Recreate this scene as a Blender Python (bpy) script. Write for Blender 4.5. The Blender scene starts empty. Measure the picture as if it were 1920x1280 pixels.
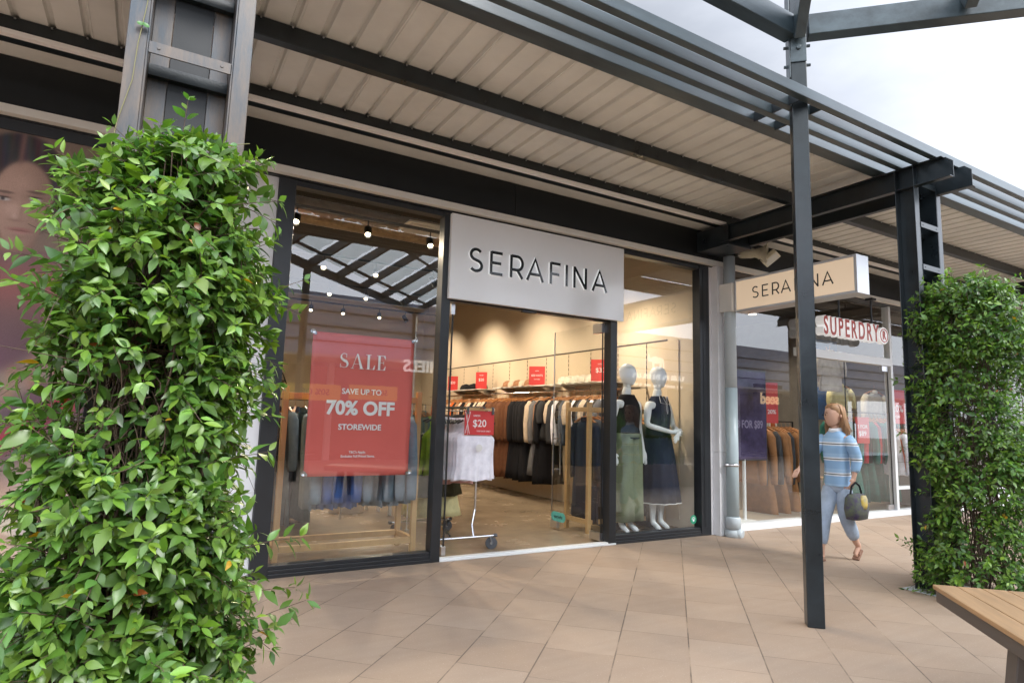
import bpy, math, random
import numpy as np
from mathutils import Vector, Matrix
R = math.radians
sc = bpy.context.scene
COL = sc.collection
random.seed(7)
# ---------------------------------------------------------------- camera
cam = bpy.data.objects.new('camera', bpy.data.cameras.new('camera'))
COL.objects.link(cam)
r_ = Vector((0.86140442, -0.50710437, 0.02876772)); u_ = Vector((-0.08837916, -0.09387138, 0.99165381)); f_ = Vector((0.50017151, 0.85675745, 0.12567868))
M = Matrix((r_, u_, -f_)).transposed().to_4x4(); M.translation = (0, -4.9256, 1.2)
cam.matrix_world = M
cam.data.sensor_width = 36.0; cam.data.lens = 1150/1920*36
cam.data.clip_start = 0.05; cam.data.clip_end = 2000
sc.camera = cam
# ---------------------------------------------------------------- sky, sun, exposure
SUN_EL, SUN_AZ = 42, 160          # azimuth measured from +Y towards +X
w = bpy.data.worlds.new('World'); sc.world = w; w.use_nodes = True
nt = w.node_tree; nt.nodes.clear()
N = nt.nodes.new; K = nt.links.new
out = N('ShaderNodeOutputWorld'); bg = N('ShaderNodeBackground'); sky = N('ShaderNodeTexSky')
sky.sky_type = 'NISHITA'; sky.sun_disc = False
sky.sun_elevation = R(SUN_EL); sky.sun_rotation = R(SUN_AZ)
tc = N('ShaderNodeTexCoord'); mp = N('ShaderNodeMapping'); mp.inputs['Scale'].default_value = (1, 1, 2.6)
no = N('ShaderNodeTexNoise'); no.inputs['Scale'].default_value = 2.3; no.inputs['Detail'].default_value = 7; no.inputs['Roughness'].default_value = .55
rp = N('ShaderNodeValToRGB'); rp.color_ramp.elements[0].position = .36; rp.color_ramp.elements[1].position = .60
rp.color_ramp.elements[0].color = (.72, .72, .72, 1); rp.color_ramp.elements[1].color = (1, 1, 1, 1)
no2 = N('ShaderNodeTexNoise'); no2.inputs['Scale'].default_value = 4.0; no2.inputs['Detail'].default_value = 5
rp2 = N('ShaderNodeValToRGB'); rp2.color_ramp.elements[0].color = (7.4, 7.8, 8.7, 1); rp2.color_ramp.elements[1].color = (8.0, 8.4, 9.2, 1)
rp2.color_ramp.elements[0].position = .3; rp2.color_ramp.elements[1].position = .7
mx = N('ShaderNodeMix'); mx.data_type = 'RGBA'
K(tc.outputs['Generated'], mp.inputs['Vector']); K(mp.outputs[0], no.inputs['Vector']); K(mp.outputs[0], no2.inputs['Vector'])
K(no.outputs[0], rp.inputs[0]); K(no2.outputs[0], rp2.inputs[0])
K(rp.outputs[0], mx.inputs[0]); K(sky.outputs[0], mx.inputs[6]); K(rp2.outputs[0], mx.inputs[7])
dt = N('ShaderNodeVectorMath'); dt.operation = 'DOT_PRODUCT'; dt.inputs[1].default_value = (-.12, -.94, .32)      # added boost: unseen sky behind the camera brightened to light the shop fronts
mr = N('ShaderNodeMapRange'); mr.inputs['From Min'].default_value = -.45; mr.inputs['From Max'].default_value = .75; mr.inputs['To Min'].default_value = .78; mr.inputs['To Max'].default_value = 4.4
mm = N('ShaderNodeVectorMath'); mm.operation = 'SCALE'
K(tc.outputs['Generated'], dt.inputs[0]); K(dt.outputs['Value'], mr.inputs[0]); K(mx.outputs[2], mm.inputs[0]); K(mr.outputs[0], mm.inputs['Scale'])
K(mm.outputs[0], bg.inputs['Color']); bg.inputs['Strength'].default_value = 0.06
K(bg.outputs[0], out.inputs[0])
sun = bpy.data.objects.new('sun', bpy.data.lights.new('sun', 'SUN')); COL.objects.link(sun)
sun.data.energy = 2.0; sun.data.angle = R(28); sun.data.color = (1, .98, .95)
sun.rotation_euler = (R(90-SUN_EL), 0, R(180-SUN_AZ))
sc.view_settings.view_transform = 'Standard'; sc.view_settings.look = 'None'
sc.view_settings.exposure = 1.06; sc.view_settings.gamma = 1; sc.view_settings.use_curve_mapping = False
cy = sc.cycles
cy.use_denoising = True
cy.max_bounces = 8; cy.diffuse_bounces = 4; cy.glossy_bounces = 4; cy.transmission_bounces = 4; cy.transparent_max_bounces = 32
cy.caustics_reflective = False; cy.caustics_refractive = False; cy.sample_clamp_indirect = 6

# ---------------------------------------------------------------- materials
def sock(n, *names):
    for k in names:
        if k in n.inputs: return n.inputs[k]
def mat(name, col, rough=.6, metal=0, spec=.5, noise=0, nscale=8, bump=0, bscale=60, col2=None, stretch=None, emit=None, estr=1, coat=0):
    m = bpy.data.materials.new(name); m.use_nodes = True
    t = m.node_tree; b = t.nodes['Principled BSDF']
    b.inputs['Base Color'].default_value = (*col, 1); b.inputs['Roughness'].default_value = rough
    b.inputs['Metallic'].default_value = metal; sock(b, 'Specular IOR Level', 'Specular').default_value = spec
    if coat: b.inputs['Coat Weight'].default_value = coat; b.inputs['Coat Roughness'].default_value = .08
    if emit:
        b.inputs['Emission Color'].default_value = (*emit, 1); b.inputs['Emission Strength'].default_value = estr
    tcn = None
    def coords(scale):
        nonlocal tcn
        if tcn is None: tcn = t.nodes.new('ShaderNodeTexCoord')
        if stretch:
            mpn = t.nodes.new('ShaderNodeMapping'); mpn.inputs['Scale'].default_value = stretch
            t.links.new(tcn.outputs['Object'], mpn.inputs[0]); return mpn.outputs[0]
        return tcn.outputs['Object']
    if noise or col2:
        n = t.nodes.new('ShaderNodeTexNoise'); n.inputs['Scale'].default_value = nscale; n.inputs['Detail'].default_value = 6; n.inputs['Roughness'].default_value = .65
        t.links.new(coords(nscale), n.inputs['Vector'])
        r = t.nodes.new('ShaderNodeValToRGB'); r.color_ramp.elements[0].position = .33; r.color_ramp.elements[1].position = .68
        c1 = tuple(c*(1-noise) for c in col); c2 = col2 if col2 else tuple(min(1, c*(1+noise)) for c in col)
        r.color_ramp.elements[0].color = (*c1, 1); r.color_ramp.elements[1].color = (*c2, 1)
        t.links.new(n.outputs[0], r.inputs[0]); t.links.new(r.outputs[0], b.inputs['Base Color'])
        mr = t.nodes.new('ShaderNodeMapRange'); mr.inputs['To Min'].default_value = max(.03, rough-.1); mr.inputs['To Max'].default_value = min(1, rough+.12)
        t.links.new(n.outputs[0], mr.inputs[0]); t.links.new(mr.outputs[0], b.inputs['Roughness'])
    if bump:
        n = t.nodes.new('ShaderNodeTexNoise'); n.inputs['Scale'].default_value = bscale; n.inputs['Detail'].default_value = 3
        t.links.new(coords(bscale), n.inputs['Vector'])
        bp = t.nodes.new('ShaderNodeBump'); bp.inputs['Strength'].default_value = bump; bp.inputs['Distance'].default_value = .004
        t.links.new(n.outputs[0], bp.inputs['Height']); t.links.new(bp.outputs[0], b.inputs['Normal'])
    return m

def glass_mat(name, tint=(.955, .965, .96), gain=.9, base=.105):
    m = bpy.data.materials.new(name); m.use_nodes = True; t = m.node_tree; t.nodes.clear()
    o = t.nodes.new('ShaderNodeOutputMaterial'); mixn = t.nodes.new('ShaderNodeMixShader')
    tr = t.nodes.new('ShaderNodeBsdfTransparent'); tr.inputs[0].default_value = (*tint, 1)
    gl = t.nodes.new('ShaderNodeBsdfGlossy'); gl.inputs['Roughness'].default_value = 0.0; gl.inputs[0].default_value = (1, 1, 1, 1)
    lw = t.nodes.new('ShaderNodeLayerWeight'); lw.inputs[0].default_value = .5
    pw = t.nodes.new('ShaderNodeMath'); pw.operation = 'POWER'; pw.inputs[1].default_value = 5
    ma = t.nodes.new('ShaderNodeMath'); ma.operation = 'MULTIPLY_ADD'; ma.inputs[1].default_value = gain; ma.inputs[2].default_value = base
    ma.use_clamp = True
    t.links.new(lw.outputs['Facing'], pw.inputs[0]); t.links.new(pw.outputs[0], ma.inputs[0])
    ge = t.nodes.new('ShaderNodeNewGeometry'); iv = t.nodes.new('ShaderNodeMath'); iv.operation = 'SUBTRACT'; iv.inputs[0].default_value = 1; t.links.new(ge.outputs['Backfacing'], iv.inputs[1])
    mu = t.nodes.new('ShaderNodeMath'); mu.operation = 'MULTIPLY'; t.links.new(ma.outputs[0], mu.inputs[0]); t.links.new(iv.outputs[0], mu.inputs[1]); t.links.new(mu.outputs[0], mixn.inputs[0])
    t.links.new(tr.outputs[0], mixn.inputs[1]); t.links.new(gl.outputs[0], mixn.inputs[2]); t.links.new(mixn.outputs[0], o.inputs[0])
    return m

def emis(name, col, s):
    m = bpy.data.materials.new(name); m.use_nodes = True; t = m.node_tree; t.nodes.clear()
    o = t.nodes.new('ShaderNodeOutputMaterial'); e = t.nodes.new('ShaderNodeEmission'); e.inputs[0].default_value = (*col, 1); e.inputs[1].default_value = s
    t.links.new(e.outputs[0], o.inputs[0]); return m

def paving_mat():
    m = bpy.data.materials.new('terracotta_pavers'); m.use_nodes = True; t = m.node_tree; b = t.nodes['Principled BSDF']
    n = t.nodes.new; l = t.links.new
    def math_(op, a, c=None, c2=None):
        q = n('ShaderNodeMath'); q.operation = op
        for i, v in enumerate((a, c, c2)):
            if v is None: continue
            if isinstance(v, (int, float)): q.inputs[i].default_value = v
            else: l(v, q.inputs[i])
        return q.outputs[0]
    geo = n('ShaderNodeNewGeometry'); sep = n('ShaderNodeSeparateXYZ'); l(geo.outputs['Position'], sep.inputs[0])
    X, Y = sep.outputs[0], sep.outputs[1]
    pu, pv = 0.3745, 0.392
    u = math_('MULTIPLY_ADD', math_('SUBTRACT', X, Y), .70710678/pu, -4.514*.70710678/pu+40)
    row = math_('FLOOR', u); fu = math_('FRACT', u)
    wn = n('ShaderNodeTexWhiteNoise'); wn.noise_dimensions = '1D'; l(row, wn.inputs['W'])
    v = math_('ADD', math_('MULTIPLY_ADD', math_('ADD', X, Y), .70710678/pv, 40), wn.outputs['Value'])
    cell = math_('FLOOR', v); fv = math_('FRACT', v)
    cmb = n('ShaderNodeCombineXYZ'); l(row, cmb.inputs[0]); l(cell, cmb.inputs[1])
    wn2 = n('ShaderNodeTexWhiteNoise'); wn2.noise_dimensions = '2D'; l(cmb.outputs[0], wn2.inputs['Vector'])
    du = math_('MULTIPLY', math_('MINIMUM', fu, math_('SUBTRACT', 1.0, fu)), pu)
    dv = math_('MULTIPLY', math_('MINIMUM', fv, math_('SUBTRACT', 1.0, fv)), pv)
    ju = math_('LESS_THAN', du, .0036); jv = math_('LESS_THAN', dv, .0019)
    joint = math_('MAXIMUM', ju, jv)
    # colours
    def noise(scale, detail=5, rough=.6, vec=None):
        q = n('ShaderNodeTexNoise'); q.inputs['Scale'].default_value = scale; q.inputs['Detail'].default_value = detail; q.inputs['Roughness'].default_value = rough
        l(vec or geo.outputs['Position'], q.inputs['Vector']); return q.outputs[0]
    def ramp(f, a, c, p0=.3, p1=.7):
        q = n('ShaderNodeValToRGB'); q.color_ramp.elements[0].position = p0; q.color_ramp.elements[1].position = p1
        q.color_ramp.elements[0].color = (*a, 1); q.color_ramp.elements[1].color = (*c, 1); l(f, q.inputs[0]); return q.outputs[0]
    def mixc(f, a, c, mode='MIX'):
        q = n('ShaderNodeMix'); q.data_type = 'RGBA'; q.blend_type = mode
        for s, vv in ((0, f), (6, a), (7, c)):
            if isinstance(vv, (int, float)): q.inputs[s].default_value = vv
            elif isinstance(vv, tuple): q.inputs[s].default_value = (*vv, 1)
            else: l(vv, q.inputs[s])
        return q.outputs[2]
    base = ramp(wn2.outputs['Value'], (.290, .214, .158), (.375, .286, .216), 0, 1)
    blot = ramp(noise(2.2), (.365, .264, .184), (.335, .266, .206))
    c = mixc(.4, base, blot)
    mp2 = n('ShaderNodeMapping'); mp2.inputs['Rotation'].default_value = (0, 0, R(-45)); mp2.inputs['Scale'].default_value = (1.2, 16, 1)
    l(geo.outputs['Position'], mp2.inputs[0])
    streak = ramp(noise(1.0, 4, .5, mp2.outputs[0]), (.97, .96, .95), (1.02, 1.02, 1.01), .35, .65)
    c = mixc(1.0, c, streak, 'MULTIPLY')
    sp = ramp(noise(130, 2, .5), (0, 0, 0), (1, 1, 1), .64, .70)
    c = mixc(math_('MULTIPLY', sp, .42), c, (.60, .50, .42))
    sp2 = ramp(noise(110, 2, .5), (1, 1, 1), (0, 0, 0), .27, .33)
    c = mixc(math_('MULTIPLY', sp2, .3), c, (.14, .09, .06))
    grime = ramp(noise(.9, 6, .6), (.95, .95, .95), (1.03, 1.03, 1.03))
    c = mixc(1.0, c, grime, 'MULTIPLY')
    vo = n('ShaderNodeTexVoronoi'); vo.inputs['Scale'].default_value = 2.6; l(geo.outputs['Position'], vo.inputs['Vector'])
    gum = math_('MULTIPLY', math_('LESS_THAN', vo.outputs['Distance'], .032), math_('GREATER_THAN', noise(1.3), .52))
    c = mixc(math_('MULTIPLY', gum, .35), c, (.14, .11, .09))
    stn = ramp(noise(.55, 8, .72), (1, 1, 1), (.90, .90, .90), .56, .70)
    c = mixc(1.0, c, stn, 'MULTIPLY')
    jc = ramp(noise(3.0), (.085, .062, .046), (.36, .27, .19), .46, .66)
    c = mixc(math_('MULTIPLY', joint, .8), c, jc)
    l(c, b.inputs['Base Color']); b.inputs['Roughness'].default_value = .62
    rr = n('ShaderNodeMapRange'); rr.inputs['To Min'].default_value = .5; rr.inputs['To Max'].default_value = .8; l(noise(5), rr.inputs[0]); l(rr.outputs[0], b.inputs['Roughness'])
    h = math_('ADD', math_('MULTIPLY', joint, -1.0), math_('MULTIPLY', noise(220, 3), .25))
    bp = n('ShaderNodeBump'); bp.inputs['Strength'].default_value = .5; bp.inputs['Distance'].default_value = .003
    l(h, bp.inputs['Height']); l(bp.outputs[0], b.inputs['Normal'])
    return m

def leaf_mat():
    m = bpy.data.materials.new('vine_leaf'); m.use_nodes = True; t = m.node_tree; b = t.nodes['Principled BSDF']
    at = t.nodes.new('ShaderNodeAttribute'); at.attribute_name = 'Col'
    t.links.new(at.outputs['Color'], b.inputs['Base Color']); b.inputs['Roughness'].default_value = .33
    sock(b, 'Specular IOR Level', 'Specular').default_value = .55
    tl = t.nodes.new('ShaderNodeBsdfTranslucent'); ms = t.nodes.new('ShaderNodeMixShader'); ms.inputs[0].default_value = .28
    hs = t.nodes.new('ShaderNodeHueSaturation'); hs.inputs['Saturation'].default_value = 1.1; hs.inputs['Value'].default_value = 1.6
    t.links.new(at.outputs['Color'], hs.inputs['Color']); t.links.new(hs.outputs[0], tl.inputs[0])
    t.links.new(b.outputs[0], ms.inputs[1]); t.links.new(tl.outputs[0], ms.inputs[2])
    t.links.new(ms.outputs[0], t.nodes['Material Output'].inputs[0]); return m

def attr_mat(name, rough=.5):
    m = bpy.data.materials.new(name); m.use_nodes = True; t = m.node_tree; b = t.nodes['Principled BSDF']
    at = t.nodes.new('ShaderNodeAttribute'); at.attribute_name = 'Col'
    t.links.new(at.outputs['Color'], b.inputs['Base Color']); b.inputs['Roughness'].default_value = rough; return m

MT = dict(
    steel=mat('dark_steel_paint', (.013, .019, .023), .30, spec=.5, noise=.35, nscale=5, bump=.12, bscale=140),
    slat=mat('weathered_steel_paint', (.040, .058, .068),   .34, spec=.6, noise=.5, nscale=3.5, bump=.08, bscale=90, stretch=(.35, 2, 2)),
    wsteel=mat('worn_column_paint', (.020, .034, .048), .36, spec=.4, col2=(.115, .085, .06), nscale=6, bump=.08, bscale=120, stretch=(3, 3, .6)),
    black=mat('black_fascia_paint', (.009, .011, .012), .5, spec=.35, noise=.15, nscale=3, bump=.05, bscale=200),
    frame=mat('black_anodised_frame', (.016, .018, .021), .33, noise=.15, nscale=4),
    soffit=mat('soffit_sheet_paint', (.675, .675, .645), .45, noise=.09, nscale=2),
    cream=mat('cream_trim_paint', (.72, .71, .67), .5, noise=.04, nscale=3),
    white_strip=mat('white_strip_paint', (.88, .87, .86), .4),
    panel=mat('pale_grey_panel', (.68, .69, .71), .35, noise=.03, nscale=2),
    pillar=mat('pale_pillar_paint', (.68, .68, .69), .45, noise=.05, nscale=4),
    signw=mat('gloss_white_sign', (.78, .80, .82), .16, noise=.02, nscale=2),
    ink=mat('black_gloss_letter', (.012, .013, .014), .12),
    inkm=mat('black_vinyl', (.012, .012, .012), .5),
    white=mat('white_paint', (.80, .80, .80), .4),
    paving=paving_mat(),
    concrete=mat('polished_concrete', (.30, .235, .165), .24, noise=.22, nscale=1.6, bump=.03, bscale=6),
    tan=mat('warm_tan_wall', (.62, .53, .41), .8, noise=.03, nscale=2),
    tan2=mat('warm_tan_panel', (.62, .51, .37), .7, noise=.03, nscale=2),
    ceil=mat('dark_ceiling', (.05, .043, .036), .8, noise=.3, nscale=3),
    oak=mat('pale_oak', (.50, .30, .125), .5, col2=(.60, .39, .18), noise=.12, nscale=5, stretch=(1, 1, .15)),
    chrome=mat('chrome', (.52, .53, .55), .18, metal=1),
    brushed=mat('brushed_steel', (.60, .60, .61), .28, metal=1),
    rubber=mat('grey_rubber', (.07, .075, .085), .6),
    red=mat('red_banner', (.66, .125, .105), .45, noise=.04, nscale=3),
    glass=glass_mat('clear_glass'),
    mannequin=mat('matte_white_mannequin', (.88, .91, .92), .4),
    pvc=mat('grey_pvc_pipe', (.42, .47, .49), .4, noise=.05, nscale=4),
    alu=mat('white_aluminium', (.70, .72, .73), .35),
    leaf=leaf_mat(), stem=mat('brown_twig', (.10, .066, .045), .8, noise=.35, nscale=30),
    lamp=emis('lamp_glow', (1, .82, .56), 6), lampbody=mat('black_lamp_body', (.012, .012, .013), .4),
    lightbox=mat('lightbox_face', (.72, .58, .43), .4, emit=(1, .77, .54), estr=.17),
    redl=mat('red_letter', (.50, .06, .035), .35), teal=mat('teal_sticker', (.10, .46, .43), .4), green=mat('green_sticker', (.03, .30, .17), .4),
    bench=mat('brown_composite', (.35, .215, .108), .6, noise=.15, nscale=4, bump=.15, bscale=50, stretch=(1, 8, 8)),
    bronze=mat('bronze_frame', (.075, .062, .055), .5, noise=.1, nscale=6),
    horn=mat('ivory_plastic', (.56, .53, .42), .45, noise=.08, nscale=9),
)
def fab(name, col, noise=.12): return mat(name, col, .9, spec=.2, noise=noise, nscale=14, bump=.15, bscale=300)
FB = {k: fab(k+'_fabric', c) for k, c in dict(
    white=(.82, .82, .91), black=(.014, .014, .017), charcoal=(.045, .046, .05), brown=(.15, .065, .034), tanb=(.34, .18, .10), cream=(.60, .49, .38),
    grey=(.16, .16, .165), blush=(.55, .30, .25), lime=(.36, .56, .05), pink=(.56, .32, .30), yellow=(.70, .66, .36), olive=(.055, .052, .028),
    denim=(.045, .12, .36), washed=(.20, .28, .35), teal=(.11, .19, .20), navy=(.022, .030, .055), slate=(.095, .11, .145), sage=(.20, .235, .15),
    greent=(.02, .14, .11), orange=(.62, .13, .03), rust=(.27, .125, .05), offwhite=(.68, .64, .55), redf=(.5, .03, .04), blue=(.06, .14, .32)).items()}
# ---------------------------------------------------------------- mesh helpers
class MB:
    def __init__(s): s.v = []; s.f = []; s.m = []; s.k = 0
    def mi(s, k): s.k = k; return s
    def add(s, vs, fs):
        o = len(s.v); s.v += [tuple(p) for p in vs]; s.f += [tuple(i+o for i in q) for q in fs]; s.m += [s.k]*len(fs); return s
    def box(s, x0, x1, y0, y1, z0, z1):
        v = [(x, y, z) for z in (z0, z1) for y in (y0, y1) for x in (x0, x1)]
        return s.add(v, [(0, 2, 3, 1), (4, 5, 7, 6), (0, 1, 5, 4), (2, 6, 7, 3), (0, 4, 6, 2), (1, 3, 7, 5)])
    def bar(s, a, b, w, h, up=(0, 0, 1)):
        a = Vector(a); b = Vector(b); d = (b-a).normalized(); up = Vector(up)
        if abs(d.dot(up)) > .98: up = Vector((0, 1, 0))
        x = d.cross(up).normalized(); y = x.cross(d)
        v = [p+x*(i*w/2)+y*(j*h/2) for p in (a, b) for i, j in ((-1, -1), (1, -1), (1, 1), (-1, 1))]
        return s.add(v, [(0, 3, 2, 1), (4, 5, 6, 7)]+[(i, (i+1) % 4, (i+1) % 4+4, i+4) for i in range(4)])
    def tube(s, pts, r, n=8, cap=True):
        pts = [Vector(p) for p in pts]; rs = r if isinstance(r, (list, tuple)) else [r]*len(pts)
        o = len(s.v); prev = None
        for i, p in enumerate(pts):
            d = (pts[min(i+1, len(pts)-1)]-pts[max(i-1, 0)]).normalized()
            if prev is None:
                x = d.cross(Vector((0, 0, 1)) if abs(d.z) < .9 else Vector((1, 0, 0))).normalized()
            else:
                x = (prev-d*prev.dot(d)).normalized()
            prev = x; y = d.cross(x)
            for k in range(n):
                a = 2*math.pi*k/n; s.v.append(tuple(p+(x*math.cos(a)+y*math.sin(a))*rs[i]))
        fs = []
        for i in range(len(pts)-1):
            for k in range(n):
                fs.append((o+i*n+k, o+i*n+(k+1) % n, o+(i+1)*n+(k+1) % n, o+(i+1)*n+k))
        if cap:
            fs.append(tuple(o+k for k in range(n))[::-1]); fs.append(tuple(o+(len(pts)-1)*n+k for k in range(n)))
        s.f += fs; s.m += [s.k]*len(fs); return s
    def loft(s, rings, cap=True):
        n = len(rings[0]); o = len(s.v)
        for q in rings: s.v += [tuple(p) for p in q]
        fs = []
        for i in range(len(rings)-1):
            for k in range(n): fs.append((o+i*n+k, o+i*n+(k+1) % n, o+(i+1)*n+(k+1) % n, o+(i+1)*n+k))
        if cap: fs.append(tuple(o+k for k in range(n))[::-1]); fs.append(tuple(o+(len(rings)-1)*n+k for k in range(n)))
        s.f += fs; s.m += [s.k]*len(fs); return s
    def lathe(s, prof, c=(0, 0, 0), ax=(0, 0, 1), n=24, cap=True):
        ax = Vector(ax).normalized(); x = ax.cross(Vector((0, 1, 0)) if abs(ax.y) < .9 else Vector((1, 0, 0))).normalized(); y = ax.cross(x); c = Vector(c)
        return s.loft([[c+ax*h+(x*math.cos(2*math.pi*k/n)+y*math.sin(2*math.pi*k/n))*r for k in range(n)] for r, h in prof], cap)
    def prism(s, poly, y0, y1):            # poly in (x, z), extruded along y
        n = len(poly); o = [(x, y0, z) for x, z in poly]+[(x, y1, z) for x, z in poly]
        return s.add(o, [tuple(range(n)), tuple(range(2*n-1, n-1, -1))]+[(i, i+n, (i+1) % n+n, (i+1) % n) for i in range(n)])
    def xf(s, M, start=0):
        for i in range(start, len(s.v)): s.v[i] = tuple(M @ Vector(s.v[i]))
        return s
    def mesh(s, name, mats, smooth=False):
        me = bpy.data.meshes.new(name); me.from_pydata(s.v, [], s.f)
        for q in (mats if isinstance(mats, (list, tuple)) else [mats]): me.materials.append(q)
        if any(s.m): me.polygons.foreach_set('material_index', s.m)
        if smooth: me.polygons.foreach_set('use_smooth', [True]*len(me.polygons))
        me.update(); return me
    def build(s, name, mats, parent=None, smooth=False, bevel=0, label=None):
        return obj(name, s.mesh(name, mats, smooth), parent, bevel, label)

def obj(name, me, parent=None, bevel=0, label=None):
    o = bpy.data.objects.new(name, me); COL.objects.link(o)
    if parent is not None: o.parent = parent
    if bevel:
        b = o.modifiers.new('bevel', 'BEVEL'); b.width = bevel; b.segments = 2; b.limit_method = 'ANGLE'; b.angle_limit = R(40)
    if label: o['label'] = label
    return o
def thing(name, label, cat, loc=(0, 0, 0), rz=0, group=None):
    o = bpy.data.objects.new(name, None); COL.objects.link(o); o.empty_display_size = .1
    o.location = loc; o.rotation_euler = (0, 0, rz); return tag(o, label, cat, group)
def tag(o, label, cat, group=None):
    o['label'] = label; o['category'] = cat
    if group: o['group'] = group
    return o
def struct(o): o['kind'] = 'structure'; return o
def copy_tree(root, loc, rz, label=None, group=None):
    r = root.copy(); COL.objects.link(r); r.location = loc; r.rotation_euler = (0, 0, rz)
    if label: r['label'] = label
    if group: r['group'] = group
    for ch in root.children:
        c = ch.copy(); COL.objects.link(c); c.parent = r
        for g in ch.children:
            d = g.copy(); COL.objects.link(d); d.parent = c
    return r

def text_mb(body, size, depth=.004, bold=0, sx=1.0, align='CENTER', space=1.0):
    """text standing in the XZ plane, facing -Y, centred on the origin"""
    cu = bpy.data.curves.new('txt', 'FONT'); cu.body = body; cu.size = size; cu.extrude = depth/2; cu.offset = bold; cu.align_x = align; cu.align_y = 'CENTER'
    cu.space_character = space; cu.resolution_u = 4
    o = bpy.data.objects.new('txt', cu); me = bpy.data.meshes.new_from_object(o)
    mb = MB()
    vs = [(v.co.x*sx, -v.co.z, v.co.y) for v in me.vertices]
    mb.add(vs, [tuple(p.vertices) for p in me.polygons])
    bpy.data.objects.remove(o); bpy.data.curves.remove(cu); bpy.data.meshes.remove(me); return mb
def place(mb, loc, rz=0, mirror=False):
    if mirror:
        mb.v = [(-x, y, z) for x, y, z in mb.v]; mb.f = [q[::-1] for q in mb.f]
    return mb.xf(Matrix.Translation(loc) @ Matrix.Rotation(rz, 4, 'Z'))

# ---- thin-stroke capitals (cap height 1), each letter = list of polylines
def arc(cx, cz, rx, rz, a0, a1, n=14): return [(cx+rx*math.cos(R(a0+(a1-a0)*i/n)), cz+rz*math.sin(R(a0+(a1-a0)*i/n))) for i in range(n+1)]
GL = {
 'S': (.66, [arc(.34, .735, .25, .225, 35, 255, 14)[:-1]+arc(.34, .265, .27, .225, 82, -145, 16)]),
 'E': (.58, [[(.06, 0), (.06, 1)], [(.06, .96), (.60, .96)], [(.06, .51), (.54, .51)], [(.06, .04), (.62, .04)]]),
 'R': (.68, [[(.06, 0), (.06, 1)], [(.06, .96), (.36, .96)]+arc(.36, .66, .27, .30, 88, -88, 12)+[(.06, .36)], [(.38, .36), (.64, 0)]]),
 'A': (.86, [[(.03, 0), (.44, .985), (.85, 0)], [(.17, .30), (.71, .30)]]),
 'F': (.56, [[(.06, 0), (.06, 1)], [(.06, .96), (.58, .96)], [(.06, .47), (.52, .47)]]),
 'I': (.10, [[(.05, 0), (.05, 1)]]),
 'N': (.74, [[(.05, 0), (.05, 1)], [(.05, .98), (.70, .02)], [(.70, 0), (.70, 1)]]),
}
def stroke_letters(word, xs, cap, wd, y0, y1, z0):
    """letters standing in the XZ plane at given left x positions; front y0, back y1; index 0 front, 1 sides"""
    mb = MB()
    q = 0
    for ch, x in zip(word, xs):
        for line in GL[ch][1]:
            P = [Vector((x+a*cap, z0+b*cap)) for a, b in line]
            L, Rr = [], []
            for i, p in enumerate(P):
                d0 = (P[i]-P[i-1]).normalized() if i else (P[1]-P[0]).normalized()
                d1 = (P[i+1]-P[i]).normalized() if i < len(P)-1 else d0
                t = (d0+d1).normalized(); nrm = Vector((-t.y, t.x)); k = min(1.6, 1/max(.3, nrm.dot(Vector((-d1.y, d1.x)))))
                L.append(p+nrm*wd/2*k); Rr.append(p-nrm*wd/2*k)
            e = .0003*q; q = (q+1) % 7
            n = len(P)
            for i in range(n-1):
                a, b, c, d = L[i], L[i+1], Rr[i+1], Rr[i]
                v = [(p.x, y0-e, p.y) for p in (a, b, c, d)]+[(p.x, y1, p.y) for p in (a, b, c, d)]
                mb.mi(0).add(v, [(0, 1, 2, 3)]); fs = [(0, 4, 5, 1), (2, 6, 7, 3)]
                if i == 0: fs.append((3, 7, 4, 0))
                if i == n-2: fs.append((1, 5, 6, 2))
                mb.mi(1).add(v, fs)
    return mb.mi(0)

def skin_obj(name, joints, edges, m, parent, sub=2, root=None):
    names = list(joints); idx = {k: i for i, k in enumerate(names)}
    me = bpy.data.meshes.new(name); me.from_pydata([joints[k][0] for k in names], [(idx[a], idx[b]) for a, b in edges], [])
    o = obj(name, me, parent)
    sk = o.modifiers.new('skin', 'SKIN'); sk.use_smooth_shade = True; sk.branch_smoothing = .4
    lay = me.skin_vertices[0] if me.skin_vertices else None
    if lay is None:
        me.attributes.new
    for k in names:
        r = joints[k][1]; r = r if isinstance(r, tuple) else (r, r)
        me.skin_vertices[0].data[idx[k]].radius = r
    me.skin_vertices[0].data[idx[root or names[0]]].use_root = True
    if sub:
        s = o.modifiers.new('sub', 'SUBSURF'); s.levels = sub; s.render_levels = sub
    me.materials.append(m); return o
# ---------------------------------------------------------------- ground
g = MB(); g.add([(-60, -60, 0), (90, -60, 0), (90, 0.02, 0), (-60, 0.02, 0)], [(0, 1, 2, 3)])
paving = struct(g.build('paving', MT['paving']))
g = MB(); g.add([(-60, .02, -.03), (90, .02, -.03), (90, 60, -.03), (-60, 60, -.03)], [(0, 1, 2, 3)])
struct(g.build('ground', MT['concrete']))

T0, PITCH = 0.02, 5.36            # tower axis positions
BAYS = (-1, 0, 1, 2)
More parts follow.
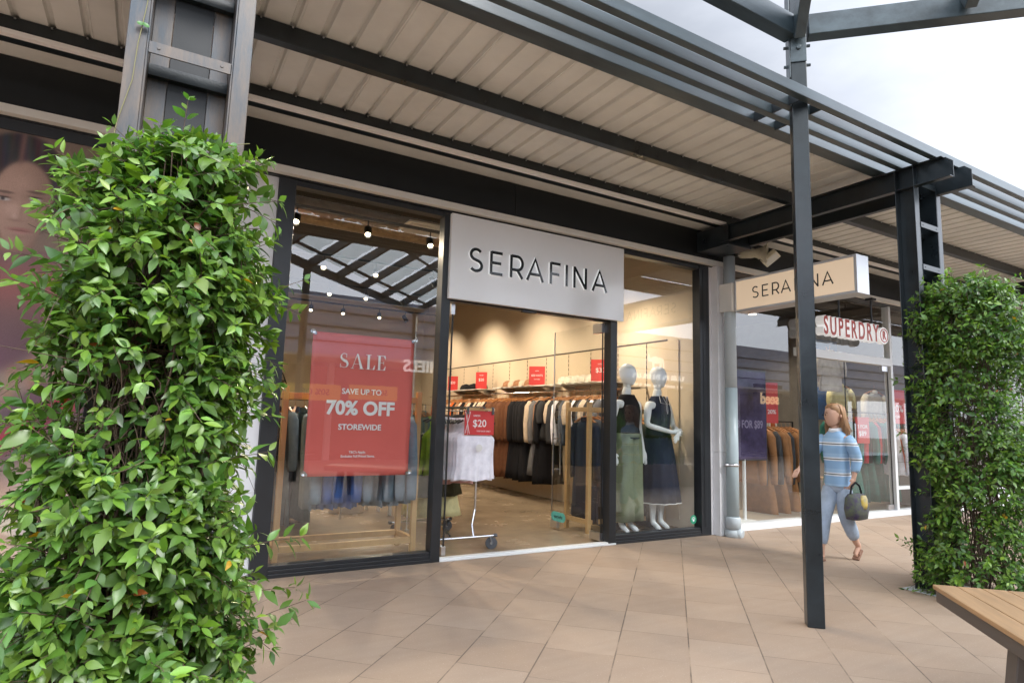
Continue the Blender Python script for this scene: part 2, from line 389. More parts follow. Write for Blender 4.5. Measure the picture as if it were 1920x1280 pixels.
# ---------------------------------------------------------------- the three shop buildings (fascia, walls, windows, doors)
def fascia(parent, x0, x1, joints=()):
    m = MB(); xs = [x0]+list(joints)+[x1]
    for a, b in zip(xs[:-1], xs[1:]): m.box(a+.002, b-.002, -.12, .10, 3.092, 3.405)
    m.box(x0, x1, -.112, .09, 3.10, 3.40)
    m.build('fascia', MT['black'], parent, bevel=.002)
    m = MB(); m.box(x0, x1, -.125, -.060, 3.032, 3.088); m.build('fascia_trim', MT['cream'], parent, bevel=.003)
    m = MB(); m.box(x0, x1, -.058, .10, 3.022, 3.050); m.build('frame_header', MT['frame'], parent)
    m = MB(); m.box(x0, x1, -.325, .10, 3.409, 3.425); m.build('eave_lining', MT['soffit'], parent)

# ---- centre shop
shop = thing('clothing_shop_building', 'clothing shop building with black framed windows around an open doorway', 'building', (3, 0, 0))
def child(mb, name, m, parent=None, **k):
    p = parent if parent is not None else shop
    o = mb.build(name, m, p, **k); o.location = -p.location if p.parent is None else (0, 0, 0); return o
S = shop
def cfascia(S, x0, x1, j=()):
    fascia(S, x0, x1, j)
    for c in S.children: c.location = -S.location
cfascia(S, .02, 5.375, (2.80,))
m = MB()
m.box(.72, .845, -.05, .06, 0, 3.02); m.box(5.315, 5.465, -.05, .06, 0, 3.02); m.box(5.36, 5.40, -.056, -.05, .09, 2.98)
m.box(2.12, 2.205, -.05, .06, 0, 3.02); m.box(4.02, 4.105, -.05, .06, 0, 3.02)
m.box(.845, 2.12, -.04, .06, 2.975, 3.02); m.box(2.205, 4.02, -.02, .06, 2.975, 3.02); m.box(4.105, 5.315, -.04, .06, 2.975, 3.02)
for a, b in ((.845, 2.12), (4.105, 5.315)):
    m.box(a, b, -.05, .06, 0, .028); m.box(a, b, -.042, .06, .0285, .056); m.box(a, b, -.034, .06, .0565, .085)
child(m, 'window_frame', MT['frame'], bevel=.0025)
for a, b in ((.845, 2.12), (4.105, 5.315)):
    m = MB(); m.box(a, b, .008, .018, .085, 2.975); child(m, 'window_pane', MT['glass'])
m = MB(); m.box(2.205, 4.02, .008, .018, 2.26, 2.97); child(m, 'fanlight_pane', MT['glass'])
m = MB(); m.box(2.205, 4.02, -.02, .05, 2.225, 2.262); child(m, 'door_header', MT['frame'])
m = MB(); m.box(2.205, 4.10, -.06, .06, .001, .016); m.box(2.205, 4.10, -.035, .02, .0165, .024); child(m, 'threshold', MT['alu'], bevel=.002)
# grey column facing left of the window, white pillar right of it
m = MB(); m.box(.09, .718, -.02, .1, 0, 3.02); child(m, 'column_cladding', MT['panel'], bevel=.002)
m = MB(); m.box(5.467, 5.505, -.05, .1, 0, 3.025); m.box(5.505, 5.565, -.14, .1, 0, .898); m.box(5.505, 5.565, -.14, .1, .902, 3.025)
m.box(5.565, 5.62, -.13, .1, 0, .898); m.box(5.565, 5.62, -.13, .1, .902, 3.025)
child(m, 'corner_pillar', MT['pillar'], bevel=.003)
def door_leaf(xh, flip):
    m = MB(); m.box(xh-.006, xh+.006, .06, .93, .03, 2.215)
    d = child(m, 'glass_door', MT['glass'])
    def dp(mb, n, mt): o = mb.build(n, mt, d, bevel=.0015); return o
    e = MB(); e.box(xh-.008, xh+.008, .052, .0595, .03, 2.215); dp(e, 'door_edge_seal', MT['inkm'])
    e = MB(); e.box(xh-.007, xh+.007, .9302, .934, .03, 2.215); dp(e, 'polished_edge', MT['brushed'])
    for y0, y1 in ((.05, .22), (.80, .935)):
        e = MB(); e.box(xh-.02, xh+.02, y0, y1, .026, .10); dp(e, 'floor_clamp', MT['brushed'])
    e = MB(); e.box(xh-.02, xh+.02, .05, .2, 2.12, 2.22); dp(e, 'top_clamp', MT['brushed'])
    for s in (-1, 1):
        e = MB(); e.tube([(xh+s*.05, .86, .60), (xh+s*.05, .86, 1.06)], .011)
        for z in (.66, 1.0): e.tube([(xh, .86, z), (xh+s*.05, .86, z)], .007)
        dp(e, 'pull_handle', MT['chrome'])
    return d
door_leaf(2.282, 1); rdoor = door_leaf(4.0, -1)
# ---- left shop with the poster
S2 = thing('poster_shop_front', 'neighbouring shop front filled by a tall portrait poster', 'building', (-2, 0, 0))
cfascia(S2, -6.6, .016)
m = MB(); m.box(-6.6, .085, .0, .1, .0, 3.02); child(m, 'wall', MT['black'], S2)
m = MB(); m.box(-6.6, .085, -.07, -.001, 0, .045); m.box(-6.6, .085, -.055, -.001, 2.945, 3.02); m.box(.035, .085, -.06, -.001, .046, 2.944)
child(m, 'poster_frame', MT['frame'], S2, bevel=.002)

# ---- right shop (white frame)
S3 = thing('surf_clothing_shop_building', 'white framed clothing shop building to the right of the downpipe', 'building', (8, 0, 0))
cfascia(S3, 5.382, 10.735, (8.0,)); 
m = MB(); m.box(5.62, 10.62, -.02, .12, .001, .075); m.box(9.318, 9.375, .0, .1, .076, 3.02); m.box(10.56, 10.62, .0, .1, .076, 3.02)
m.box(7.2, 9.317, .0, .1, 2.13, 2.24); m.box(5.62, 5.66, .0, .1, .076, 3.02); m.box(9.376, 10.559, .0, .1, .36, .40)
child(m, 'window_frame', MT['alu'], S3, bevel=.002)
for a, b, z0, z1 in ((5.66, 7.19, .076, 3.02), (7.19, 9.317, 2.241, 3.02), (9.376, 10.559, .401, 3.02), (9.376, 10.559, .076, .36)):
    m = MB(); m.box(a+.001, b-.001, .045, .055, z0, z1); child(m, 'window_pane', MT['glass'], S3)
for a, b, hx in ((7.2, 8.24, 8.17), (8.255, 9.31, 8.33)):
    m = MB(); m.box(a, b, .045, .055, .082, 2.125); d = child(m, 'glass_door', MT['glass'], S3)
    for xx in (a, b-.16):
        e = MB(); e.box(xx, xx+.16, .03, .07, .08, .15); e.build('floor_clamp', MT['brushed'], d, bevel=.002)
    e = MB(); e.tube([(hx, -.02, .62), (hx, -.02, 1.28)], .014); e.tube([(hx, -.02, .72), (hx, .05, .72)], .008); e.tube([(hx, -.02, 1.18), (hx, .05, 1.18)], .008); e.build('pull_handle', MT['chrome'], d)
    e = MB(); e.box(b-.006, b+.004, .044, .056, .15, 2.12); e.build('door_edge_seal', MT['inkm'], d)
e = MB(); e.box(9.14, 9.30, .028, .072, 2.05, 2.128); child(e, 'top_clamp', MT['brushed'], S3)
# ---- further shops to the right
S4 = thing('far_shop_building', 'far shop building with white plinth at the right edge', 'building', (14, 0, 0))
cfascia(S4, 10.742, 16.09); fascia4 = None
m = MB(); m.box(10.66, 18, -.12, .1, .0, .18); m.box(10.66, 18, -.09, .1, .181, .33); child(m, 'plinth', MT['panel'], S4, bevel=.003)
for x, x2 in ((10.66, 10.8), (12.4, 12.46), (14.2, 14.26), (16.0, 16.06)):
    m = MB(); m.box(x, x2, -.03, .1, .331, 3.02); child(m, 'window_mullion', MT['frame'], S4)
m = MB(); m.box(10.8, 18, .03, .04, .331, 3.02); child(m, 'window_pane', MT['glass'], S4)

# ---- interiors
def room(x0, x1, y0, y1, z1, wm, fm, cm, label):
    m = MB(); m.box(x0, x1, y0, y1, -.02, .004); struct(m.build('interior_floor', fm))
    m = MB(); m.box(x0-.1, x1+.1, y0-.0, y1, z1, z1+.1); struct(m.build('interior_ceiling', cm))
    for a in ((x0-.1, x0, y0, y1), (x1, x1+.1, y0, y1), (x0-.1, x1+.1, y1, y1+.1)):
        m = MB(); m.box(a[0], a[1], a[2], a[3], 0.005, z1-.002); struct(m.build('interior_wall', wm))
room(.72, 5.455, .07, 8.6, 3.75, MT['tan'], MT['concrete'], MT['ceil'], '')
MT['greywall'] = mat('grey_shop_wall', (.22, .20, .18), .8, noise=.1); MT['conc2'] = mat('shop_floor_screed', (.36, .31, .25), .35, noise=.15, nscale=2)
room(5.66, 10.62, .11, 5.6, 3.3, MT['greywall'], MT['conc2'], MT['ceil'], '')
room(10.75, 18, .11, 2.98, 3.3, MT['greywall'], MT['conc2'], MT['ceil'], '')
# roof slab over everything so that no daylight leaks in
m = MB(); m.box(-7, 18, -.05, 9, 3.9, 4.05); m.box(-7, 18, -.05, .05, 3.43, 3.899)
roof = tag(m.build('roof_slab', MT['black']), 'flat roof over the row of shops above the fascia', 'roof')

# ---------------------------------------------------------------- canopy
canopy = thing('walkway_canopy', 'long flat walkway canopy of ribbed metal sheet on dark steel purlins', 'canopy', (3, -1.2, 3.4))
def cchild(mb, n, m, **k): o = mb.build(n, m, canopy, **k); o.location = -canopy.location; return o
m = MB(); x = -6.59+.566-.566+.0; P = []; i = 0
xx = -6.562
prof = [(0, 0), (.126, 0), (.136, .026), (.156, .026), (.166, 0)]
while xx < 16.5:
    seam = .004 if i % 3 == 0 else 0
    for dx, dz in prof: P.append((xx+dx, 3.486+dz))
    P.append((xx+.174, 3.486)); P.append((xx+.1745, 3.486+seam)); P.append((xx+.1775, 3.486+seam)); xx += .1783; i += 1
vs = [(a, y, z) for a, z in P for y in (-2.19, -.0)]
m.add(vs, [(2*k, 2*k+1, 2*k+3, 2*k+2) for k in range(len(P)-1)])
cchild(m, 'ribbed_soffit', MT['soffit'])
m = MB(); m.box(-6.6, 16.5, -2.2, .0, 3.53, 3.55); cchild(m, 'roof_sheet', MT['slat'])
for y0, y1, z0, z1 in ((-1.307, -1.236, 3.37, 3.484), (-.485, -.325, 3.39, 3.484)):
    m = MB(); m.box(-6.6, 16.5, y0, y1, z0, z1); cchild(m, 'purlin', MT['steel'], bevel=.005)
for b in BAYS:
    m = MB(); x0 = T0+b*PITCH+.13; m.box(x0, x0+PITCH-.26, -.500, -.4855, 3.366, 3.396); m.box(x0, x0+PITCH-.26, -.4855, -.44, 3.372, 3.380)
    cchild(m, 'white_strip', MT['white_strip'], bevel=.002)
m = MB()
xx = -6.562+.146
while xx < 12:
    for y in (-.492, -1.314): m.lathe([(.003, 0), (.006, .001), (.006, .008), (.004, .011)], (xx, y, 3.470), (0, -1, 0), 6)
    xx += .1783
o = cchild(m, 'sheet_screws', MT['brushed']); o['kind'] = 'stuff'
m = MB(); m.box(-6.6, 16.5, -2.2, -2.09, 3.365, 3.445); cchild(m, 'edge_gutter', MT['slat'], bevel=.004)
for y in (-2.61, -2.48, -2.35):
    m = MB(); m.box(-6.6, 16.5, y, y+.052, 3.348, 3.422); cchild(m, 'louvre_blade', MT['slat'], bevel=.004)
for b in BAYS:
    for q in (-.1, .13):
        m = MB(); xq = T0+b*PITCH+PITCH*.674+q; m.box(xq, xq+.01, -2.56, -2.2, 3.35, 3.42); cchild(m, 'louvre_bracket', MT['steel'])

# ---------------------------------------------------------------- steel ladder columns
def column(b, label, mtl):
    x = T0+b*PITCH
    t = thing('ladder_column', label, 'column', (x, -2.365, 0), group='twin channel steel columns carrying the canopy')
    for s in (-1, 1):
        m = MB(); xi = s*.1375
        m.box(min(xi, xi+s*.007), max(xi, xi+s*.007), -.075, .075, .0, 3.345)                   # web
        for y in (-.075, .068): m.box(min(xi+s*.0072, xi+s*.07), max(xi+s*.0072, xi+s*.07), y, y+.007, .0, 3.346)
        m.build('post_channel', mtl, t, bevel=.0025)
        m = MB(); xo = s*.1375-s*.0675; m.box(min(xo, s*.137), max(xo, s*.137), .062, .070, .0, 3.34); m.build('stiffener_strip', mtl, t, bevel=.002)
    m = MB(); m.box(-.068, .068, .058, .0615, .0, 3.16); m.build('infill_board', MT['black'], t)
    for k in range(9):
        z = .43+.35*k
        m = MB(); m.box(-.137, .137, -.080, -.074, z-.045, z); m.box(-.137, .137, -.0735, -.035, z-.006, z)
        for s in (-1, 1): m.lathe([(.006, 0), (.006, .003)], (s*.105, -.080, z-.022), (0, -1, 0), 8)
        m.build('rung', mtl, t, bevel=.0015)
        m = MB(); m.box(-.137, .137, .030, .060, z-.075, z-.030); m.build('rung', MT['steel'], t, bevel=.0015)
    # projecting beams
    for s in (-1, 1):
        m = MB(); xi = s*.146; y0 = -.34; y1 = 1.90
        pr = [(y0, 3.165), (y1, 3.165), (y1, 3.345), (y0+.05, 3.345), (y0, 3.300)]
        v = [(xi, a, c) for a, c in pr]+[(xi+s*.007, a, c) for a, c in pr]; n = 5
        m.add(v, [tuple(range(n)), tuple(range(2*n-1, n-1, -1))]+[(i, i+n, (i+1) % n+n, (i+1) % n) for i in range(n)])
        for z in (3.165, 3.337): m.box(min(xi+s*.0072, xi+s*.06), max(xi+s*.0072, xi+s*.06), y0+(.055 if z > 3.2 else .002), y1, z, z+.008)
        m.build('beam_channel', MT['steel'], t, bevel=.002)
    m = MB(); m.box(-.19, .19, 1.80, 2.235, 3.13, 3.36); m.build('beam_end_box', MT['steel'], t, bevel=.004)
    m = MB(); m.box(-.28, .28, -.13, .13, .001, .006); m.build('base_plate', MT['pvc'], t)
    return t
column(-1, 'ladder column outside the left edge of the photograph', MT['steel'])
column(0, 'worn bluish ladder column rising from the large near vine', MT['wsteel'])
column(1, 'black ladder column rising behind the right hand vine', MT['steel'])
column(2, 'far black ladder column beyond the right hand vine', MT['steel'])

# ---------------------------------------------------------------- free-standing pavilion: post, beams, translucent roof
pav = thing('steel_pavilion', 'open steel pavilion on a slim dark post in the walkway', 'pavilion', (3.63, -2.485, 0))
def pv(mb, n, m, **k): o = mb.build(n, m, pav, **k); o.location = -pav.location; return o
MT['roofing'] = bpy.data.materials.new('translucent_sheet'); MT['roofing'].use_nodes = True
_t = MT['roofing'].node_tree; _b = _t.nodes['Principled BSDF']; _b.inputs['Base Color'].default_value = (.75, .80, .80, 1); _b.inputs['Roughness'].default_value = .4
_tl = _t.nodes.new('ShaderNodeBsdfTranslucent'); _tl.inputs[0].default_value = (.85, .92, .92, 1); _ms = _t.nodes.new('ShaderNodeMixShader'); _ms.inputs[0].default_value = .75
_t.links.new(_b.outputs[0], _ms.inputs[1]); _t.links.new(_tl.outputs[0], _ms.inputs[2]); _t.links.new(_ms.outputs[0], _t.nodes['Material Output'].inputs[0])
D1 = Vector((1, -1, 0)).normalized(); D2 = Vector((-1, -1, 0)).normalized()
def ppost(p, top=4.4):
    m = MB(); h = .05; v = []
    for z in (0, top):
        for a, b in ((-1, -1), (1, -1), (1, 1), (-1, 1)):
            q = Vector(p)+D1*a*h+D2*b*h; v.append((q.x, q.y, z))
    m.add(v, [(0, 3, 2, 1), (4, 5, 6, 7)]+[(i, (i+1) % 4, (i+1) % 4+4, i+4) for i in range(4)])
    pv(m, 'post', MT['steel'], bevel=.006)
P0 = Vector((3.63, -2.485, 0)); ppost(P0); B1 = P0+D1*7.0; ppost(B1, 3.9)
F0 = P0+D2*3.87; F1 = F0+D1*7.0
Q0 = F0+D1*2.0; ppost(Q0, 3.9); ppost(F1, 3.9)
def pbeam(a, b, w=.10, h=.15, n='eave_beam'):
    m = MB(); m.bar(a, b, w, h); pv(m, n, MT['slat'], bevel=.005)
zt = 3.93
up = lambda p, z: Vector((p.x, p.y, z))
pbeam(up(P0+D1*.07, zt), up(B1, zt)); pbeam(up(P0+Vector((-.06, 0, 0)), zt-.02), (-4.9, -2.485, zt-.02)); pbeam(up(F0, zt), up(F1, zt))
rise = 1.05; mid = 1.93
for k in range(8):
    a = P0+D1*(k*1.0); c = a+D2*mid; e = a+D2*3.87
    pbeam(up(a+D2*.07, 3.86 if k == 0 else zt), up(c, zt+rise), .07, .15, 'rafter'); pbeam(up(c, zt+rise), up(e, zt), .07, .15, 'rafter')
for k in range(7):
    for s, (ta, tb) in enumerate(((.32, 1.0), (0, .94))):
        m = MB(); a0 = P0+D1*(k+.07); a1 = P0+D1*(k+.93); nrow = 15
        for side in range(2):
            pass
        A, B = (0, mid) if s == 0 else (mid, 3.87)
        za, zb = (zt+.1, zt+rise+.1) if s == 0 else (zt+rise+.1, zt+.1)
        v = []; f = []
        for q in range(nrow+1):
            tt = ta+(tb-ta)*q/nrow; d = A+(B-A)*tt; z = za+(zb-za)*tt+(.03 if q % 2 else 0)
            for aa in (a0, a1): p = aa+D2*d; v.append((p.x, p.y, z))
        for q in range(nrow): f.append((2*q, 2*q+1, 2*q+3, 2*q+2))
        m.add(v, f); pv(m, 'translucent_panel', MT['roofing'])
    for j in range(4):
        m = MB(); p = P0+D1*k+D2*(.9+j*.9); z = zt+rise*(1-abs((.9+j*.9)-mid)/mid); q = p+D1
        m.bar(up(p, z+.07), up(q, z+.07), .04, .05); pv(m, 'purlin', MT['steel'])
# bolted bracket plates on the post
m = MB()
m.bar(P0+D2*-.056+Vector((0, 0, 3.62)), P0+D2*-.056+Vector((0, 0, 3.98)), .12, .008, D2)
m.bar(P0+D1*-.056+Vector((0, 0, 3.55)), P0+D1*-.056+Vector((0, 0, 4.2)), .008, .12, D2)
m.bar(P0+D2*.056+Vector((0, 0, 3.66)), P0+D2*.056+Vector((0, 0, 3.98)), .10, .008, D2)
for z in (3.66, 3.8): m.tube([tuple(P0+D1*s*.085+Vector((0, 0, z))) for s in (-1, 1)], .011, 6)
m.tube([tuple(P0+D2*.075+Vector((0, 0, 3.76))), tuple(P0+D2*.03+Vector((0, 0, 3.76)))], .016, 6)
pv(m, 'bolted_bracket', MT['slat'], bevel=.002)

# ---------------------------------------------------------------- the other side of the walkway (seen in the glass)
OY = -11.5
opp = thing('opposite_shop_building', 'long shop building across the walkway mirrored in the windows', 'building', (8, OY, 0))
def op(mb, n, m, **k): o = mb.build(n, m, opp, **k); o.location = -opp.location; return o
MT['clad'] = mat('lavender_cladding', (.58, .63, .80), .5, noise=.06, nscale=1.2); MT['shopdark'] = mat('dim_shop_inside', (.10, .085, .07), .4, noise=.4, nscale=.7)
m = MB(); m.box(-12, 34, OY-8, OY, 2.75, 4.4)
op(m, 'upper_wall', MT['clad'])
m = MB()
for z in (3.1, 3.5, 3.9): m.box(-12, 34, OY, OY+.03, z, z+.03)
op(m, 'cladding_joint', MT['frame'])
m = MB(); m.box(-12, 34, OY-4, OY-3.9, 0, 2.75); op(m, 'shop_back', MT['shopdark'])
m = MB(); m.box(-12, 34, OY-3.9, OY, -.02, .004); op(m, 'shop_floor', MT['concrete'])
for k in range(12):
    m = MB(); m.box(-12+k*4, -11.85+k*4, OY-.1, OY+.05, 0, 2.749); op(m, 'pier', MT['pillar'])
m = MB(); m.box(-12, 34, OY, OY+1.6, 2.55, 2.62); op(m, 'awning', MT['cream'])
MT['wsign'] = mat('lit_white_letter', (.8, .8, .8), .4, emit=(1, .98, .95), estr=1.15)
MT['dsign'] = mat('dark_sign_board', (.02, .022, .025), .4)
MT['ysign'] = mat('yellow_sale_board', (.65, .46, .03), .5, emit=(1, .7, .1), estr=.3)
def oppsign(word, x, z, size, board, lm, label, y=OY+.35, bold=.012):
    t = thing('shop_sign', label, 'sign', (x, y, z))
    tm = text_mb(word, size, .03, bold*size*2); tm.xf(Matrix.Rotation(math.pi, 4, 'Z'))
    wd = max(v[0] for v in tm.v)-min(v[0] for v in tm.v)
    if board: b = MB(); b.box(-wd/2-.3, wd/2+.3, -.10, -.04, -size*.95, size*.95); b.build('board', board, t)
    tm.build('lettering', lm, t); return t
oppsign('SHIELS', 6.05, 2.46, .42, None, MT['wsign'], 'white lit letters on the shop across the walkway, seen reversed beside the red banner', OY+1.7)
wr = oppsign('WILD RHINO', 15.3, 2.66, .60, None, MT['wsign'], 'white lit letters with a rhinoceros emblem, seen reversed beside the window mannequins', OY+.5, .016)
for _o in wr.children: _o.data.transform(Matrix.Diagonal((.68, 1, 1, 1)))
rh = [(-1.0, .0), (-.95, .45), (-.6, .62), (-.2, .6), (.1, .7), (.45, .62), (.7, .45), (.85, .5), (1.02, .9), (1.05, .5), (1.2, .55), (1.15, .3), (.95, .12), (.6, .15), (.5, 0), (.52, -.4), (.32, -.4), (.3, -.02), (-.1, .0), (-.4, .02), (-.45, -.4), (-.65, -.4), (-.66, 0), (-.85, .1), (-.9, -.4), (-1.05, -.4)]
m = MB(); m.prism([(-a*.36+(-.1), b*.36+.62) for a, b in rh], -.015, .015); m.build('rhinoceros_emblem', MT['wsign'], wr)
MT['warmsign'] = mat('warm_lit_letter', (.7, .5, .3), .4, emit=(1, .70, .36), estr=1.5)
oppsign('seed', 21.5, 2.3, .62, MT['dsign'], MT['warmsign'], 'warm lit lower case letters on a dark board, seen reversed in the right shop window', OY+.4)
oppsign('50% OFF', 3.6, 1.75, .22, MT['ysign'], MT['inkm'], 'yellow sale board across the walkway nearest the left window edge', OY+.25, .004)
oppsign('50% OFF', 5.2, 1.8, .20, MT['ysign'], MT['inkm'], 'yellow sale board across the walkway mirrored inside the red banner', OY+.25, .004)

# ---------------------------------------------------------------- bench
bench = thing('park_bench', 'brown slatted bench with dark bronze frame at the lower right', 'bench', (3.42, -3.27, 0), R(-135))
# local x runs along the bench (towards -X,-Y), local y to its right-hand side
def bslat(y0, y1, z0, z1, n, mt, x0=0, x1=1.6, bev=.004):
    m = MB(); m.box(x0, x1, y0, y1, z0, z1); return m.build(n, mt, bench, bevel=bev)
for k in range(4): bslat(-.004+k*.106-.0, .098+k*.106, .430, .452, 'seat_board', MT['bench'])
bslat(.004, .016, .372, .4295, 'apron', MT['bronze'], .012, 1.588); bslat(.400, .412, .372, .4295, 'apron', MT['bronze'], .012, 1.588); bslat(.0165, .3995, .372, .4295, 'end_apron', MT['bronze'], .012, .024)
for xx in (.62, 1.3):
    m = MB()
    for y0, y1, yb0, yb1 in ((.03, .11, -.02, .06), (.30, .38, .35, .43)):
        v = [(xx+a, y, z) for z, (p, q) in ((.372, (y0, y1)), (.0, (yb0, yb1))) for y in (p, q) for a in (0, .08)]
        m.add(v, [(0, 1, 3, 2), (4, 6, 7, 5), (0, 4, 5, 1), (2, 3, 7, 6), (0, 2, 6, 4), (1, 5, 7, 3)])
    m.build('leg', MT['bronze'], bench, bevel=.004)
# ---------------------------------------------------------------- signs and fixtures on the fronts
t = thing('fascia_sign', 'large white gloss sign panel with thin black capitals above the open doorway', 'sign', (3.16, -.03, 2.235))
def rel(t, mb, n, m, **k): o = mb.build(n, m, t, **k); o.location = -t.location; return o
m = MB(); m.box(2.170, 4.150, -.095, -.051, 2.235, 3.005); m.box(2.19, 4.13, -.051, -.03, 2.25, 2.99); rel(t, m, 'panel', MT['signw'], bevel=.003)
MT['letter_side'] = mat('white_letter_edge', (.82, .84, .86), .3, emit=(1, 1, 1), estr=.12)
sx = [2.338, 2.552, 2.762, 2.945, 3.205, 3.392, 3.488, 3.717]
m = stroke_letters('SERAFINA', sx, .214, .0280, -.118, -.0955, 2.499); rel(t, m, 'lettering', [MT['ink'], MT['letter_side']])
m = MB(); m.box(2.95, 3.10, -.06, -.02, 2.205, 2.224); rel(t, m, 'door_sensor', MT['frame'], bevel=.004)

t = thing('projecting_sign', 'warm lit projecting sign box with black capitals beside the downpipe', 'sign', (5.66, -1.0, 2.46))
m = MB(); X0, X1 = 5.57, 5.765
m.box(X0+.006, X1-.006, -1.69, -.345, 2.485, 2.805); rel(t, m, 'light_face', MT['lightbox'])
m = MB()
m.box(X0, X1, -1.72, -1.6905, 2.46, 2.83); m.box(X0, X1, -.3445, -.325, 2.46, 2.83); m.box(X0, X1, -1.69, -.345, 2.46, 2.4845); m.box(X0, X1, -1.69, -.345, 2.8055, 2.83)
rel(t, m, 'case', mat('silver_case', (.55, .57, .60), .35, metal=.3), bevel=.003)
def letters_on_x(word, xs, cap, wd, z0, X, y_start):
    m = stroke_letters(word, xs, cap, wd, -.003, .001, z0)
    m.v = [(X+y, y_start-x, z) for x, y, z in m.v]; return m
bw = 1.595
m = letters_on_x('SERAFINA', [(a-2.338)/bw*.945 for a in sx], .128, .0125, 2.585, X0+.005, -.555); rel(t, m, 'lettering', MT['inkm'])
m = MB(); m.box(5.53, 5.69, -.318, -.142, 2.48, 2.80); rel(t, m, 'mounting_block', MT['cream'], bevel=.004)

t = thing('downpipe', 'grey round downpipe standing against the pale corner pillar', 'downpipe', (5.62, -.215, 0))
m = MB(); m.lathe([(.067, .10), (.067, 1.62)], (5.62, -.215, 0), n=20); rel(t, m, 'lower_pipe', mat('grey_painted_pipe', (.33, .40, .42), .35, noise=.04), smooth=False)
m = MB(); m.lathe([(.064, 1.6205), (.064, 3.13)], (5.62, -.215, 0), n=20); rel(t, m, 'upper_pipe', MT['pvc'])
m = MB(); m.lathe([(.080, .085), (.080, .20), (.072, .215)], (5.62, -.215, 0), n=20); m.lathe([(.088, .0), (.088, .045), (.077, .08)], (5.62, -.215, 0), n=20)
m.tube([(5.62, -.225, .05), (5.65, -.285, .035), (5.66, -.31, .03)], [.07, .06, .05], 12); rel(t, m, 'pipe_shoe', MT['pvc'])
m = MB(); m.lathe([(.072, .755), (.072, .785)], (5.62, -.215, 0), n=20); m.box(5.50, 5.56, -.235, -.20, .757, .783); rel(t, m, 'pipe_bracket', MT['brushed'])
for o in t.children:
    o.data.polygons.foreach_set('use_smooth', [len(p.vertices) == 4 for p in o.data.polygons])

t = thing('horn_loudspeaker', 'ivory horn loudspeaker under the canopy beam', 'speaker', (5.95, -.2, 3.22))
A = Vector((.55, -.83, -.10)).normalized(); c = Vector((5.98, -.215, 3.235))
m = MB(); m.lathe([(.05, -.16), (.062, -.10), (.062, .02), (.052, .06), (.075, .14), (.118, .19), (.124, .195), (.118, .196), (.07, .15), (.045, .09)], c, A, 28, cap=False); m.lathe([(.001, -.16), (.05, -.16)], c, A, 28, cap=False)
rel(t, m, 'horn', MT['horn'], smooth=True)
m = MB(); m.lathe([(.03, .08), (.034, .13), (.026, .16), (.004, .172)], c, A, 16); rel(t, m, 'driver_cone', MT['horn'], smooth=True)
m = MB(); m.bar(c-A*.12+Vector((-.05, .06, 0)), c-A*.06+Vector((0, .04, 0)), .03, .05); m.box(5.84, 5.90, -.16, -.121, 3.19, 3.28); rel(t, m, 'wall_bracket', MT['brushed'], bevel=.003)
t = thing('floodlight', 'pale square floodlight beside the horn loudspeaker', 'floodlight', (6.25, -.25, 3.18))
F = Vector((.25, -.55, -.8)).normalized(); c = Vector((6.27, -.30, 3.185)); rx = F.cross(Vector((0, 0, 1))).normalized(); ry = rx.cross(F)
def plate(m, c, rx, ry, nx, w, h, d):
    v = [c+rx*a*w/2+ry*b*h/2+nx*e for e in (0, d) for a, b in ((-1, -1), (1, -1), (1, 1), (-1, 1))]
    m.add(v, [(0, 3, 2, 1), (4, 5, 6, 7)]+[(i, (i+1) % 4, (i+1) % 4+4, i+4) for i in range(4)])
m = MB(); plate(m, c, rx, ry, F, .26, .20, -.05); rel(t, m, 'housing', MT['horn'], bevel=.008)
m = MB(); plate(m, c+F*.001, rx, ry, F, .22, .16, .004); rel(t, m, 'lens', mat('frosted_lens', (.62, .62, .58), .25, bump=.3, bscale=40), bevel=.001)
m = MB(); m.tube([tuple(c-F*.05), (6.26, -.122, 3.24)], .018, 8); rel(t, m, 'arm', MT['horn'])

# ---- red banner behind the left pane
t = thing('sale_banner', 'red sale banner hung inside the left shop window with white lettering', 'banner', (1.5, .03, .71))
m = MB(); NX, NZ = 20, 26
def bpt(a, b):  # a 0..1 across, b 0..1 up
    x = 1.070+(1.922-1.070)*a; z = .714+(1.850-.714)*b
    return (x, .036+.006*math.sin(a*7+b*3)*(1-b)*.8+.004*math.sin(b*9), z)
vs = [bpt(i/NX, j/NZ) for j in range(NZ+1) for i in range(NX+1)]
m.add(vs, [(j*(NX+1)+i, j*(NX+1)+i+1, (j+1)*(NX+1)+i+1, (j+1)*(NX+1)+i) for j in range(NZ) for i in range(NX)])
o = rel(t, m, 'cloth', MT['red'], smooth=True); sd = o.modifiers.new('thickness', 'SOLIDIFY'); sd.thickness = .001
def banner_text(body, x, z, size, bold, sx=1.0):
    q = text_mb(body, size, .001, bold, sx); place(q, (x, .0255, z)); return q
